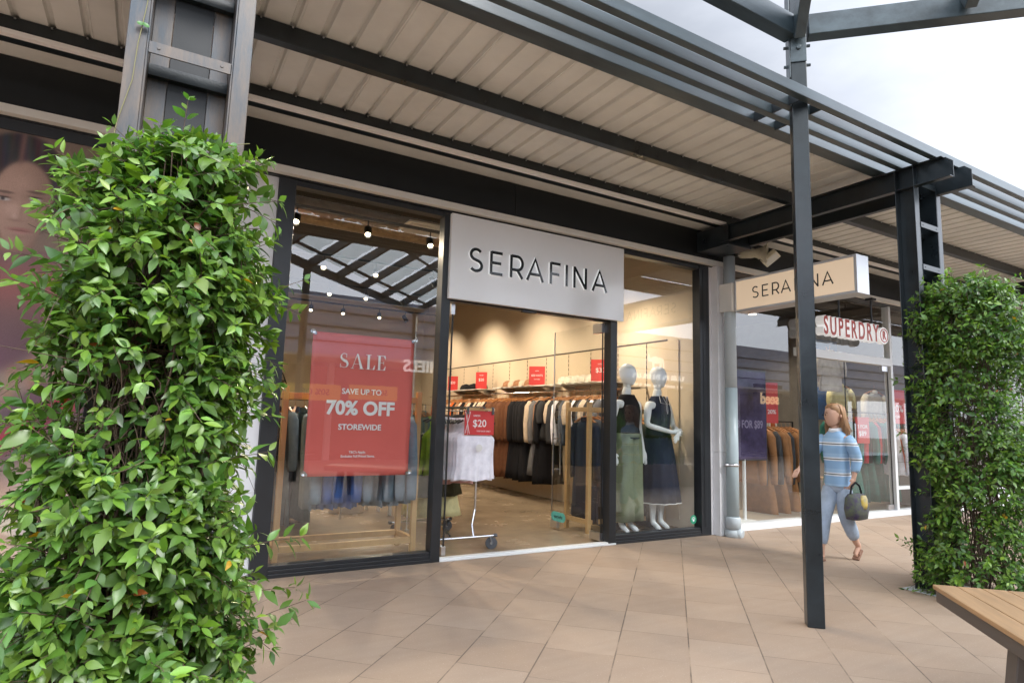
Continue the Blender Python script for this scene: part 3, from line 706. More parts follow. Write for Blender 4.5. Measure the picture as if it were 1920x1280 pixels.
def serif(xs, z0, cap):     # high contrast display capitals for S A L E
    m = MB(); yy = [.0245, .0262]
    def P(poly): m.prism([(x, z) for x, z in poly], yy[0]-.0001*len(m.f) % .0007, yy[1])
    def rect(x, z, w, h): P([(x, z), (x+w, z), (x+w, z+h), (x, z+h)])
    c = cap; x = xs[0]
    n = 22; path = arc(.30, .75, .20, .215, 40, 260, 12)[:-1]+arc(.31, .26, .235, .225, 80, -140, 12); wds = []
    k = len(path); L = []; Rr = []
    for i, p in enumerate(path):
        d = Vector(path[min(i+1, k-1)])-Vector(path[max(i-1, 0)]); d.normalize(); nn = Vector((-d.y, d.x))
        wd = .035+.15*max(0, 1-abs(i-k*.5)/(k*.30))**.8
        L.append(Vector(p)+nn*wd/2); Rr.append(Vector(p)-nn*wd/2)
    for i in range(k-1): P([(x+q.x*c, z0+q.y*c) for q in (L[i], L[i+1], Rr[i+1], Rr[i])])
    rect(x+.44*c, z0+.70*c, .03*c, .26*c); rect(x+.06*c, z0+.03*c, .03*c, .25*c)
    x = xs[1]; P([(x+.05*c, z0), (x+.09*c, z0), (x+.40*c, z0+c), (x+.36*c, z0+c)]); P([(x+.34*c, z0+c), (x+.44*c, z0+c), (x+.80*c, z0), (x+.62*c, z0)])
    rect(x+.16*c, z0+.30*c, .40*c, .03*c); rect(x-.03*c, z0, .22*c, .03*c); rect(x+.52*c, z0, .36*c, .03*c)
    x = xs[2]; rect(x+.10*c, z0, .16*c, c); rect(x, z0, .36*c, .03*c); rect(x, z0+.97*c, .36*c, .03*c); rect(x+.36*c, z0, .24*c, .03*c); P([(x+.60*c, z0), (x+.63*c, z0+.30*c), (x+.60*c, z0+.30*c), (x+.48*c, z0+.03*c)])
    x = xs[3]; rect(x+.10*c, z0, .16*c, c); rect(x, z0, .10*c, .03*c); rect(x, z0+.97*c, .10*c, .03*c); rect(x+.26*c, z0, .34*c, .03*c); rect(x+.26*c, z0+.97*c, .34*c, .03*c); rect(x+.26*c, z0+.49*c, .22*c, .03*c)
    P([(x+.60*c, z0), (x+.64*c, z0+.28*c), (x+.61*c, z0+.28*c), (x+.48*c, z0+.03*c)]); P([(x+.60*c, z0+c), (x+.62*c, z0+.76*c), (x+.59*c, z0+.76*c), (x+.48*c, z0+.97*c)]); rect(x+.47*c, z0+.40*c, .03*c, .21*c)
    return m
m = serif([1.288, 1.385, 1.505, 1.596], 1.572, .122)
for q in (banner_text('SAVE UP TO', 1.487, 1.384, .062, .0012, .98), banner_text('70% OFF', 1.487, 1.248, .152, .0055, 1.0), banner_text('STOREWIDE', 1.487, 1.099, .064, .0016, 1.0),
          banner_text("T&C's Apply.", 1.477, .902, .026, .0005, 1.0), banner_text('Excludes Full Priced Items.', 1.484, .869, .026, .0005, 1.0)):
    m.add(q.v, q.f)
rel(t, m, 'lettering', MT['white'])
for x, z in ((1.085, 1.835), (1.907, 1.838), (1.085, .728), (1.91, .728)):
    m = MB(); m.lathe([(.006, 0), (.014, 0), (.014, .003), (.006, .003)], (x, .030, z), (0, -1, 0), 14); m.lathe([(.001, 0), (.018, .004), (.02, .008)], (x+(.02 if x > 1.5 else -.02), .027, z+.012), (0, -1, 0), 14, False)
    rel(t, m, 'eyelet', MT['chrome'])

# ---- small stickers on the glass
t = thing('paw_sticker', 'round green paw print sticker low on the right window', 'sticker', (5.245, .004, .17))
m = MB(); m.lathe([(.047, 0), (.047, .002)], (0, .003, 0), (0, -1, 0), 28); m.build('disc', MT['green'], t)
m = MB(); m.lathe([(.014, 0), (.014, .001)], (0, .0, -.008), (0, -1, 0), 14)
for a, b in ((-.019, .008), (-.007, .021), (.008, .021), (.019, .008)): m.lathe([(.0065, 0), (.0065, .001)], (a, .0, b), (0, -1, 0), 10)
m.build('paw_print', MT['white'], t)
t = thing('payment_sticker', 'rounded teal sticker low on the open glass door', 'sticker', (3.990, .79, .15))
m = MB(); pr = arc(.085, 0, .05, .05, -90, 90, 8)+arc(-.085, 0, .05, .05, 90, 270, 8); m.prism(pr, 0, .002); m.xf(Matrix.Rotation(R(-90), 4, 'Z')); m.build('pill', MT['teal'], t)
m = text_mb('afterpay', .05, .001, .0006); place(m, (0, -.001, 0), 0, True); m.xf(Matrix.Rotation(R(-90), 4, 'Z')); m.build('lettering', MT['inkm'], t)

# ---- letters hung in the right shop front
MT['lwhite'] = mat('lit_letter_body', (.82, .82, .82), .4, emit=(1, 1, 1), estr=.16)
t = thing('hanging_shop_sign', 'red and white block letters hung in front of the right shop window', 'sign', (8.1, -.16, 2.5))
def fit(q, w_):
    k = w_/(max(v[0] for v in q.v)-min(v[0] for v in q.v)); q.v = [(x*k, y, z) for x, y, z in q.v]; return q
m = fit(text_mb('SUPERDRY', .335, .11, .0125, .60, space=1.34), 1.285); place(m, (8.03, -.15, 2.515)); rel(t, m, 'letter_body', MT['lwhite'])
m = fit(text_mb('SUPERDRY', .335, .004, .0055, .60, space=1.34), 1.262); place(m, (8.03, -.2085, 2.515)); rel(t, m, 'lettering', MT['redl'])
m = MB(); m.mi(1).lathe([(.118, 0), (.118, .07)], (8.815, -.125, 2.515), (0, -1, 0), 32); m.mi(0).lathe([(.098, 0), (.098, .004), (.085, .004), (.085, 0)], (8.815, -.1951, 2.515), (0, -1, 0), 32, False)
q = text_mb('R', .16, .004, .006, .8); place(q, (8.815, -.198, 2.515)); m.mi(0).add(q.v, q.f); rel(t, m, 'ring_emblem', [MT['redl'], MT['lwhite']])
for x in (7.85, 8.62):
    m = MB(); m.tube([(x, -.14, 2.60), (x, -.14, 3.0)], .014, 8); m.box(x-.05, x+.05, -.19, -.09, 3.0, 3.03); rel(t, m, 'hanging_rod', MT['frame'])

# ---------------------------------------------------------------- portrait poster (printed picture as vertex colours on one flat panel)
def poster():
    X0, X1, Z0, Z1 = -2.5, .034, .046, 2.944; nx, nz = 440, 560
    xs = np.concatenate([np.linspace(X0, -1.12, 40, endpoint=False), np.linspace(-1.12, X1, nx-40)]); zs = np.linspace(Z0, Z1, nz); Xg, Zg = np.meshgrid(xs, zs)
    rng = np.random.default_rng(3)
    def sm(d, w): return 1/(1+np.exp(-d/w))
    def n2(fx, fz, s):
        a = rng.uniform(0, 6.28, 8); return sum(np.sin(Xg*fx*(1+.37*i)+Zg*fz*(1-.23*i)+a[i])/(1+i*.5) for i in range(8))*s
    C = np.zeros((nz, nx, 3)); C[:] = (.21, .15, .12)
    def lay(mask, col):
        c = np.asarray(col, float); C[:] = C*(1-mask[..., None])+c*mask[..., None]
    # face plane coordinates
    u = (Xg+.815)/.155; v = (Zg-2.50)/.30
    hair = sm(1-np.sqrt(((Xg+.845)/.27)**2+((Zg-2.60)/.345)**2), .02)
    hcol = np.stack([.035+.02*np.clip(n2(60, 14, .35), -1, 1)+.02*sm(Xg+.85, .05), .034+.018*np.clip(n2(60, 14, .3), -1, 1), .042+.02*np.clip(n2(55, 16, .3), -1, 1)], -1)
    lay(hair*sm(Zg-2.1, .02), np.clip(hcol, .012, .2))
    neck = sm(.085-np.abs(Xg+.83), .012)*sm(Zg-1.95, .02)*sm(2.30-Zg, .02); lay(neck, (.27, .15, .105))
    d = 1-np.sqrt(u**2+np.where(v > 0, (v/.86), (v/1.06))**2*1.0+np.where(v < 0, .25*u**2*v**2*3, 0))
    face = sm(d, .03)
    shade = .55+.45*sm(.35-u, .35); shade = shade*(.82+.18*sm(v+.7, .3))
    skin = np.stack([.44*shade, .285*shade, .225*shade], -1); lay(face, skin)
    def blob(x, z, sx_, sz, p=1): return np.exp(-(((Xg-x)/sx_)**2+((Zg-z)/sz)**2)**p)
    lay(.55*blob(-.86, 2.44, .05, .05), (.56, .38, .31)); lay(.35*blob(-.83, 2.62, .06, .05), (.52, .34, .27))
    for ex, bz in ((-.912, 2.494), (-.752, 2.520)):
        lay(.6*blob(ex, bz+.008, .048, .030), (.17, .10, .085)); lay(.9*blob(ex, bz-.002, .033, .011, 2), (.50, .47, .45)); lay(.95*blob(ex-.004, bz, .012, .012, 2), (.03, .025, .025))
        lay(.9*blob(ex, bz+.012, .038, .0045, 2), (.03, .02, .02)); lay(.75*blob(ex+.002, bz+.045, .05, .010, 2), (.07, .045, .04))
    lay(.35*blob(-.815, 2.43, .012, .06), (.22, .13, .10)); lay(.5*blob(-.845, 2.365, .032, .010), (.17, .09, .075)); lay(.4*blob(-.848, 2.39, .015, .02), (.60, .43, .36))
    lay(.85*blob(-.808, 2.306, .066, .016, 1.5), (.30, .125, .115)); lay(.8*blob(-.808, 2.303, .062, .003, 2), (.12, .05, .05)); lay(.5*blob(-.812, 2.288, .04, .009), (.44, .22, .20)); lay(.35*blob(-.81, 2.262, .05, .012), (.22, .13, .10))
    part = sm(.012-np.abs(Xg+.849-(Zg-2.84)*.03), .005)*sm(Zg-2.73, .01); lay(part*.6*hair, (.24, .14, .12))
    # clothes: mauve and red garment, brown fold, red fold, sand-coloured lower picture
    top = sm(2.165+.10*(Xg+.85)-Zg, .008)
    cloth = np.stack([.26+.16*sm((Zg-1.75)/.1, 1)*np.exp(-((Zg-1.93)/.16)**2)+0*Xg, .135+.02*np.sin(Zg*4)+0*Xg, .165+.02*np.cos(Zg*5)+0*Xg], -1)*(1-.45*sm(1.75-Zg, .12))[..., None]
    cloth *= .72*(1+.10*np.clip(n2(9, 3, .4), -1, 1))[..., None]
    lay(top, cloth)
    e1 = Zg-(1.17+.55*(Xg+.80)+.5*(Xg+.8)**2)
    lay(sm(-e1-.0+.10*np.sin(Xg*4), .03), (.085, .062, .07)); 
    tan_band = sm(.11-np.abs(Zg-(1.36+.70*(Xg+.72))), .02)*sm(Xg+1.1, .05); lay(tan_band, np.stack([.235+.06*n2(25, 30, .25), .155+.04*n2(25, 30, .25), .115+.03*n2(22, 33, .25)], -1).clip(.05, .5))
    redb = sm(.075-np.abs(Zg-(1.05+.85*(Xg+.66))), .022); lay(redb, np.stack([.24+.07*np.sin(Zg*20+Xg*9), .018+0*Xg, .04+0*Xg], -1))
    low = sm((.86+.55*(Xg+.68))-Zg, .03)
    sand = np.stack([.50+.05*n2(14, 22, .4), .385+.05*n2(14, 22, .4), .315+.05*n2(13, 24, .4)], -1); br = sm(Zg-(.70+.5*(Xg+.68)), .05)
    sand = sand*(1-.72*br)[..., None]+np.array([.10, .05, .035])*(.72*br)[..., None]
    st = sm(np.sin((Zg+.45*Xg)*42+n2(6, 6, .8))-.45, .18)*np.exp(-((Zg-.47-.1*Xg)/.10)**2); sand = sand*(1-.5*st)[..., None]+np.array([.20, .12, .09])*(.5*st)[..., None]
    lay(low, sand.clip(.02, .75))
    C2 = C.clip(.005, .9)*(1+.05*rng.standard_normal((nz, nx, 1)))
    me = bpy.data.meshes.new('portrait_poster')
    vs = np.stack([Xg, np.full_like(Xg, -.046), Zg], -1).reshape(-1, 3)
    idx = np.arange(nx*nz).reshape(nz, nx); q = np.stack([idx[:-1, :-1], idx[:-1, 1:], idx[1:, 1:], idx[1:, :-1]], -1).reshape(-1, 4)
    me.vertices.add(len(vs)); me.vertices.foreach_set('co', vs.ravel()); me.loops.add(q.size); me.loops.foreach_set('vertex_index', q.ravel())
    me.polygons.add(len(q)); me.polygons.foreach_set('loop_start', np.arange(0, q.size, 4)); me.update(calc_edges=True)
    ca = me.color_attributes.new('Col', 'FLOAT_COLOR', 'POINT'); ca.data.foreach_set('color', np.concatenate([C2.reshape(-1, 3), np.ones((nx*nz, 1))], 1).astype(np.float32).ravel())
    me.materials.append(attr_mat('poster_print', .75)); return obj('portrait_poster', me)
po = poster(); tag(po, 'tall portrait poster of a dark haired woman in red, behind the large near vine', 'poster')
# ---------------------------------------------------------------- shop lighting (track lamps that are seen lit)
def track(y, x0, x1, z, heads, label, power=30, tilt=(0, .25, -1)):
    t = thing('track_light', label, 'track light', ((x0+x1)/2, y, z), group='ceiling light tracks in the clothing shop')
    m = MB(); m.box(x0, x1, y-.017, y+.017, z, z+.03); rel(t, m, 'track_rail', MT['lampbody'])
    m = MB()
    for x in (x0+.2, x1-.2): m.tube([(x, y, z+.03), (x, y, 3.75)], .004, 5)
    rel(t, m, 'suspension_wire', MT['lampbody'])
    for x, aim in heads:
        d = Vector(aim).normalized(); c = Vector((x, y, z-.13))
        m = MB(); m.lathe([(.034, -.08), (.040, -.07), (.040, .07), (.036, .07), (.036, .055)], c, d, 16, False); m.lathe([(.001, -.08), (.034, -.08)], c, d, 16, False); m.tube([(x, y, z), tuple(c-d*.03)], .008, 6)
        h = rel(t, m, 'lamp_head', MT['lampbody'])
        m = MB(); m.lathe([(.001, .050), (.030, .050)], c, d, 16, False); b = m.build('lamp_bulb', MT['lamp'], h)
        L = bpy.data.lights.new('spot', 'SPOT'); L.energy = power; L.color = (1, .82, .60); L.spot_size = R(105); L.spot_blend = .8; L.shadow_soft_size = .035
        lo = bpy.data.objects.new('lamp_light', L); COL.objects.link(lo); lo.location = c+d*.08; lo.rotation_euler = d.to_track_quat('-Z', 'Y').to_euler()
PW = 54
dn = (0.1, .1, -1); bk = (.15, .7, -1); rt = (.75, .15, -1); lf = (-.5, .2, -1); fr = (.2, -.5, -1); vw = (-.25, -.95, -1)
track(1.40, .9, 4.9, 3.28, [(1.12, vw), (1.86, vw), (2.58, vw), (3.3, rt), (4.05, rt), (4.75, fr)], 'front track of spotlights just inside the shop windows', PW)
track(3.22, .9, 5.0, 3.28, [(1.83, vw), (2.54, vw), (3.4, rt), (4.25, rt)], 'second track of spotlights over the middle of the shop', PW)
track(5.0, .9, 5.0, 3.28, [(1.7, bk), (2.35, vw), (2.95, vw), (3.6, rt), (4.3, rt)], 'third track of spotlights towards the back of the shop', PW)
track(6.77, .9, 5.0, 3.28, [(2.45, vw), (3.05, vw), (3.77, vw), (4.31, rt)], 'rear track of spotlights near the back wall', PW)
# air duct and grille under the dark ceiling
t = thing('air_duct', 'round silver air duct under the dark shop ceiling', 'duct', (2.5, 2.3, 3.5))
m = MB(); m.tube([(.8, 2.2, 3.52), (5.4, 2.2, 3.52)], .15, 20)
for k in range(22): m.lathe([(.154, -.006), (.154, .006)], (.9+k*.2, 2.2, 3.52), (1, 0, 0), 20, False)
rel(t, m, 'duct', mat('foil_duct', (.32, .24, .16), .35, metal=.8, noise=.3, nscale=9, bump=.5, bscale=12))
t = thing('ceiling_grille', 'pale square air grille hanging below the shop ceiling', 'grille', (2.7, 1.9, 3.42))
m = MB(); m.box(2.4, 3.0, 1.6, 2.0, 3.43, 3.45)
for k in range(8): m.box(2.43, 2.97, 1.63+k*.045, 1.645+k*.045, 3.40, 3.429)
rel(t, m, 'louvres', MT['cream'])

# ---------------------------------------------------------------- wall display on the right interior wall
WX = 5.452
t = thing('wall_display', 'slotted wall display with shelves and a long rail along the tan right wall', 'display', (WX, 3.5, 0))
ys = [.955, 1.515, 2.115, 2.66, 3.27, 3.85, 4.44, 5.05, 5.66, 6.27, 6.88]
m = MB(); m.box(WX-.02, WX, .6, 7.4, 2.215, 2.232); rel(t, m, 'top_trim', MT['bronze'])
m = MB()
for a, b in zip([.4]+ys, ys+[7.4]): m.box(WX-.014, WX, a+.006, b-.006, .1, 2.213)
rel(t, m, 'wall_panel', MT['tan2'])
m = MB()
for y in ys:
    for k in range(26): m.box(WX-.016, WX-.002, y-.006, y+.006, .5+k*.066, .5+k*.066+.042)
o = rel(t, m, 'slotted_standard', MT['lampbody']); o['kind'] = 'stuff'
for y0, y1 in ((4.93, 6.37), (2.82, 4.46), (1.30, 2.68)):
    m = MB(); m.box(WX-.34, WX-.02, y0, y1, 1.715, 1.733); rel(t, m, 'shelf', MT['cream'], bevel=.002)
    for y in (y0+.2, y1-.2):
        m = MB(); m.add([(WX-.02, y, 1.714), (WX-.30, y, 1.714), (WX-.02, y, 1.60), (WX-.02, y+.006, 1.714), (WX-.30, y+.006, 1.714), (WX-.02, y+.006, 1.60)], [(0, 1, 2), (3, 5, 4), (0, 3, 4, 1), (1, 4, 5, 2), (2, 5, 3, 0)]); rel(t, m, 'shelf_bracket', MT['brushed'])
m = MB(); m.tube([(5.16, .75, 1.625), (5.16, 7.3, 1.625)], .013, 8); rel(t, m, 'hanging_rail', MT['chrome'])
for y in ys[::2]:
    m = MB(); m.box(5.15, WX, y-.012, y+.012, 1.635, 1.655); rel(t, m, 'rail_arm', MT['chrome'])

# ---------------------------------------------------------------- garments
def ell(cx, cy, z, rx, ry, n=20, fold=0, ph=0, k=5, dz=None):
    q = []
    for i in range(n):
        a = 2*math.pi*i/n; c, s_ = math.cos(a), math.sin(a); e = 1+fold*math.sin(k*a+ph)
        sq = 1/max(abs(c), abs(s_))**.35
        x, y = cx+rx*c*e*sq*.93, cy+ry*s_*e*sq
        q.append((x, y, z+(dz(x-cx) if dz else 0)))
    return q
def garment_mb(kind, seed):
    """hook at the origin, shoulders along x, front facing -y"""
    r = random.Random(seed); p = r.uniform(0, 6); m = MB()
    if kind in ('shirt', 'dress', 'jacket', 'blouse'):
        L = {'shirt': .62, 'dress': 1.18, 'jacket': .78, 'blouse': .55}[kind]*r.uniform(.93, 1.07); hw = .205; th = .026 if kind != 'jacket' else .042
        rg = []; n = 11
        for i in range(n):
            v = i/(n-1); z = -.105-v*L
            wv = hw*(.52+.48*min(1, v/.10)) if v < .1 else hw*(1-.10*math.sin(min(1, v*1.3)*math.pi)+(.18*v if kind == 'dress' else .02))
            f = .05+.16*v*(1 if kind == 'dress' else .7)
            drop = (lambda x, v=v: -.17*abs(x)*(1-v)**3+.01*math.sin(23*x+p)*v)
            rg.append(ell(.012*math.sin(v*3+p), .010*math.sin(v*5+p), z, wv, th*(.7+.5*v), 22, f, p+v*1.5, 7, drop))
        m.loft(rg)
        if kind in ('shirt', 'jacket', 'dress', 'blouse'):
            SL = {'shirt': .54, 'jacket': .66, 'dress': .56, 'blouse': .26}[kind]
            for s in (-1, 1):
                pts = [(s*(hw*.80), 0, -.155), (s*(hw+.005), -.004, -.22), (s*(hw+.032), -.010, -.22-SL*.45), (s*(hw+.025), -.018, -.20-SL*.9), (s*(hw+.022), -.02, -.20-SL)]
                m.tube(pts, [.050, .058, .052, .048, .034 if kind == 'dress' else .044], 9)
            m.lathe([(.050, -.03), (.055, .0), (.048, .028)], (0, 0, -.095), (0, .15, 1), 12, False)
    elif kind == 'tank':
        r2 = [r.uniform(0, 6) for _ in range(4)]
        def sheet(fa, fb, z0, z1, nz_, nx_, sgn, th):
            vs = []
            for i in range(nz_+1):
                z = z0+(z1-z0)*i/nz_; a, b = fa(z), fb(z)
                for j in range(nx_+1):
                    x = a+(b-a)*j/nx_; d = max(0, -.17-z)
                    ed = 1-(abs(2*j/nx_-1))**4
                    y = sgn*(.004+th*ed)+.020*d*math.sin(x*46+r2[0]+d*2)+.012*d*math.sin(x*85+r2[1])+.006*math.sin(z*14+r2[2])
                    vs.append((x, y-.012*math.exp(-((z+.32)/.07)**2)*(sgn < 0), z+.010*math.sin(x*21+r2[3])*min(1, d*3)))
            w_ = nx_+1; m.add(vs, [(i*w_+j, i*w_+j+1, (i+1)*w_+j+1, (i+1)*w_+j) for i in range(nz_) for j in range(nx_)])
        zt_, zn, za, zh = -.085, -.185, -.265, -.66
        out_ = lambda z: .150-.030*math.sin(min(1, max(0, (zt_-z)/(zt_-za)))*math.pi)+(.05*max(0, min(1, (zt_-.06-z)/(.13)))**3)
        body = lambda z: (.200-.012*math.sin((z-za)/(zh-za)*math.pi)+.012*(z-za)/(zh-za)) if z < za else out_(z)
        inn = lambda z: .098*max(0, (z-zn+.03)/(zt_-zn+.03))**.55
        for sg in (-1, 1):
            sheet(lambda z: -body(z), lambda z: body(z), zn-.03, zh, 18, 36, sg, .016)
            for q in (-1, 1):
                f1 = (lambda z: inn(z) if z > zn-.03 else 0); f2 = body
                if q > 0: sheet(f1, f2, zt_, zn-.03, 8, 8, sg, .008)
                else: sheet(lambda z: -f2(z), lambda z: -f1(z), zt_, zn-.03, 8, 8, sg, .008)
    elif kind in ('skirt', 'trouser'):
        L = .62 if kind == 'skirt' else .95; rg = []; n = 10
        if kind == 'skirt':
            for i in range(n):
                v = i/(n-1); rg.append(ell(0, .008*math.sin(v*4+p), -.10-v*L, .15+.12*v, .025+.03*v, 26, .02+.16*v, p, 9, lambda x, v=v: .01*math.sin(25*x)*v))
            m.loft(rg)
        else:
            for s in (-1, 1):
                rg = [ell(s*.085, .01*s, -.10-(i/9)*L, .088+.012*(i/9), .03, 14, .05, p+i*.3, 4) for i in range(10)]; m.loft(rg)
    return m
_gm = {}
def hanger_mesh(timber):
    k = 'timber' if timber else 'black'
    if k not in _gm:
        m = MB(); pts = [(-.20, 0, -.135), (-.10, 0, -.09), (0, 0, -.062), (.10, 0, -.09), (.20, 0, -.135)]
        for a, b in zip(pts[:-1], pts[1:]): m.bar(a, b, .026 if timber else .010, .014 if timber else .018)
        m.tube([(0, 0, -.06), (0, 0, -.018), (.014, 0, -.004), (.012, 0, .014), (0, 0, .019), (-.012, 0, .012)], .0024, 5)
        _gm[k] = m.mesh('hanger', MT['hanger'] if timber else MT['lampbody'])
    return _gm[k]
MT['hanger'] = mat('varnished_hanger', (.50, .22, .08), .35, noise=.1)
KIND = {'shirt': 'hanging_shirt', 'dress': 'hanging_dress', 'jacket': 'hanging_jacket', 'blouse': 'hanging_blouse', 'tank': 'hanging_tank_top', 'skirt': 'hanging_skirt', 'trouser': 'hanging_trousers'}
def hang(kind, fabric, x, y, z, rz, label, group, variant=0, timber=True, rod=True):
    key = (kind, fabric, variant)
    if key not in _gm:
        _gm[key] = garment_mb(kind, hash(kind) % 1 + variant*7+len(fabric)).mesh('garment', FB[fabric], True)
    o = bpy.data.objects.new(KIND[kind], _gm[key]); COL.objects.link(o); o.location = (x, y, z); o.rotation_euler = (random.uniform(-.02, .02), random.uniform(-.03, .03), rz)
    tag(o, label, KIND[kind].replace('hanging_', '').replace('_', ' '), group)
    h = bpy.data.objects.new('hanger', hanger_mesh(timber)); COL.objects.link(h); h.parent = o
    return o
rr = random.Random(3)
G1 = 'garments on the long rail along the tan wall'
def runof(y0, y1, n, items, z=1.612, x=5.15):
    for i in range(n):
        y = y1+(y0-y1)*(i+.5)/n; k, f, lab = items[i % len(items)]
        hang(k, f, x+rr.uniform(-.02, .02), y+rr.uniform(-.012, .012), z, rr.uniform(-.16, .10), lab, G1, i % 3)
runof(4.95, 6.6, 16, [('shirt', 'orange', 'one of the orange and black tops at the far end of the wall rail'), ('shirt', 'black', 'one of the black tops at the far end of the wall rail'), ('shirt', 'tanb', 'one of the tan tops at the far end of the wall rail'), ('dress', 'cream', 'one of the long cream garments at the far end of the wall rail')])
runof(4.32, 4.95, 7, [('dress', 'black', 'one of the black dresses before the brown run on the wall rail'), ('shirt', 'cream', 'one of the cream tops before the brown run on the wall rail')])
runof(3.60, 4.32, 9, [('dress', 'brown', 'one of the long sleeved brown dresses on the wall rail')])
runof(3.12, 3.58, 5, [('dress', 'black', 'one of the long black dresses between the brown and the cream garments')])
hang('blouse', 'black', 5.12, 3.10, 1.612, -.1, 'black short sleeved dress top hung at the end of the long black dresses', G1, 1)
hang('dress', 'black', 5.12, 3.07, 1.612, -.12, 'front long black dress beside the buttoned cream shirt', G1, 2)
cs = hang('shirt', 'cream', 5.13, 2.92, 1.612, -.25, 'buttoned cream shirt hanging on the wall rail right of the black dresses', G1, 1)
m = MB()
for k in range(8): m.lathe([(.001, 0), (.006, .001), (.005, .004)], (.005, -.052, -.20-k*.065), (0, -1, 0), 8)
m.build('buttons', FB['brown'], cs)
hang('shirt', 'cream', 5.15, 2.99, 1.612, -.1, 'second cream shirt behind the buttoned one on the wall rail', G1, 2)
hang('dress', 'grey', 5.12, 2.78, 1.612, -.2, 'grey denim long sleeved dress on the wall rail left of the open door', G1, 0)
hang('shirt', 'tanb', 5.13, 2.68, 1.612, -.2, 'tan shirt between the grey dress and the black blouse', G1, 0)
hang('dress', 'black', 5.10, 2.60, 1.612, -.15, 'black dress hanging just left of the open glass door edge', G1, 0)
hang('blouse', 'charcoal', 5.10, 2.54, 1.612, -.2, 'charcoal blouse with puffed sleeves seen at the edge of the glass door', G1, 0)
runof(1.25, 2.45, 15, [('blouse', 'cream', 'one of the cream blouses behind the open glass door'), ('shirt', 'charcoal', 'one of the charcoal tops behind the open glass door'), ('shirt', 'white', 'one of the white tops behind the open glass door'), ('blouse', 'black', 'one of the black blouses behind the open glass door'), ('shirt', 'slate', 'one of the slate blue tops behind the open glass door')])
# ---- caps and price cards on the shelves
def cap_thing(x, y, z, rz, fabric, label, group):
    k = ('cap', fabric)
    if k not in _gm:
        m = MB(); m.lathe([(.092, 0), (.095, .03), (.085, .075), (.055, .105), (.012, .118), (.001, .119)], n=18, cap=False)
        _gm[k] = m.mesh('cap', FB[fabric], True)
        m = MB(); q = [(.09*math.cos(a), -.09*math.sin(a)) for a in np.linspace(.35, math.pi-.35, 9)]; q2 = [(.075*math.cos(a)*1.1, -.155*math.sin(a)-.03) for a in np.linspace(.35, math.pi-.35, 9)]
        vs = [(a, b, .012) for a, b in q]+[(a, b, -.002) for a, b in q2]; vs += [(a, b, c+.004) for a, b, c in vs]
        m.add(vs, [(i, i+1, i+10, i+9) for i in range(8)]+[(i+18, i+27, i+28, i+19) for i in range(8)]+[(9+i, 10+i, 28+i, 27+i) for i in range(8)])
        _gm[k+('peak',)] = m.mesh('peak', FB[fabric], True)
    o = bpy.data.objects.new('cap', _gm[k]); COL.objects.link(o); o.location = (x, y, z); o.rotation_euler = (0, 0, rz); tag(o, label, 'cap', group)
    pk = bpy.data.objects.new('peak', _gm[k+('peak',)]); COL.objects.link(pk); pk.parent = o
for k in range(6): cap_thing(5.28+.05*(k % 2), 5.15+k*.17, 1.735+.0*k, -1.4+.1*k, 'black', 'one of the black caps on the farthest shelf', 'black caps on the far shelf')
for k in range(6): cap_thing(5.26, 3.30+k*.175, 1.735, -1.35+.05*k, 'tanb' if k % 2 else 'cream', 'one of the tan caps on the middle shelf' if k % 2 else 'one of the cream caps on the middle shelf', 'caps on the middle shelf')
for k in range(6): cap_thing(5.26, 1.72+k*.16, 1.735, -1.35, 'offwhite', 'one of the off white caps on the nearest shelf', 'off white caps on the near shelf')
def card(name, x, y, z, wd, h, rz, lines, label, group=None, tilt=0):
    t = thing(name, label, 'price card', (x, y, z), rz, group)
    m = MB(); m.box(-wd/2, wd/2, 0, .004, 0, h); m.build('board', MT['redl2'], t)
    m = MB()
    for body, size, zz, xx in lines:
        q = text_mb(body, size, .001, size*.008); place(q, (xx, -.0008, zz)); m.add(q.v, q.f)
    m.build('lettering', MT['white'], t); return t
MT['redl2'] = mat('red_price_card', (.58, .045, .045), .4, noise=.03)
card('price_card', 5.16, 4.98, 1.735, .22, .30, -.9, [('$20', .07, .16, 0), ('NOW', .03, .24, 0)], 'red price card beside the black caps on the far shelf')
card('price_card', 5.16, 6.20, 1.735, .22, .28, -.9, [('$20', .07, .15, 0)], 'farthest red price card behind the black caps')
card('price_card', 5.14, 3.08, 1.735, .25, .29, -.75, [('$20 HATS', .042, .15, 0), ('NOW', .022, .22, 0), ('THIS SHELF', .02, .09, 0)], 'red price card beside the tan caps on the middle shelf')
card('price_card', 5.14, 1.52, 1.735, .25, .29, -.75, [('$30', .085, .145, 0), ('UNDER', .022, .23, 0)], 'large red $30 price card on the nearest shelf')
# ---------------------------------------------------------------- chrome rolling rack with white tops in the doorway
t = thing('rolling_rack', 'chrome rolling clothes rack with grey castors in the open doorway', 'clothes rack', (2.62, .7, 0))
def rr_(mb, n, m, **k): return rel(t, mb, n, m, **k)
for y in (.225, 1.22):
    m = MB(); m.tube([(2.22, y, .125), (2.88, y, .125)], .010, 10); rr_(m, 'base_bar', MT['chrome'])
    for x in (2.215, 2.885): m = MB(); m.lathe([(.017, 0), (.017, .03)], (x-.015, y, .125), (1, 0, 0), 12); rr_(m, 'end_cap', MT['rubber'])
    m = MB(); m.tube([(2.66, y, .125), (2.665, y+(.05 if y < 1 else -.05), .22), (2.70, y+(.07 if y < 1 else -.07), .36), (2.705, y+(.07 if y < 1 else -.07), 1.30)], .010, 8); rr_(m, 'upright', MT['chrome'])
m = MB(); m.tube([(2.42, .225, .15), (2.72, 1.22, .15)], .009, 8); rr_(m, 'diagonal_brace', MT['steel'])
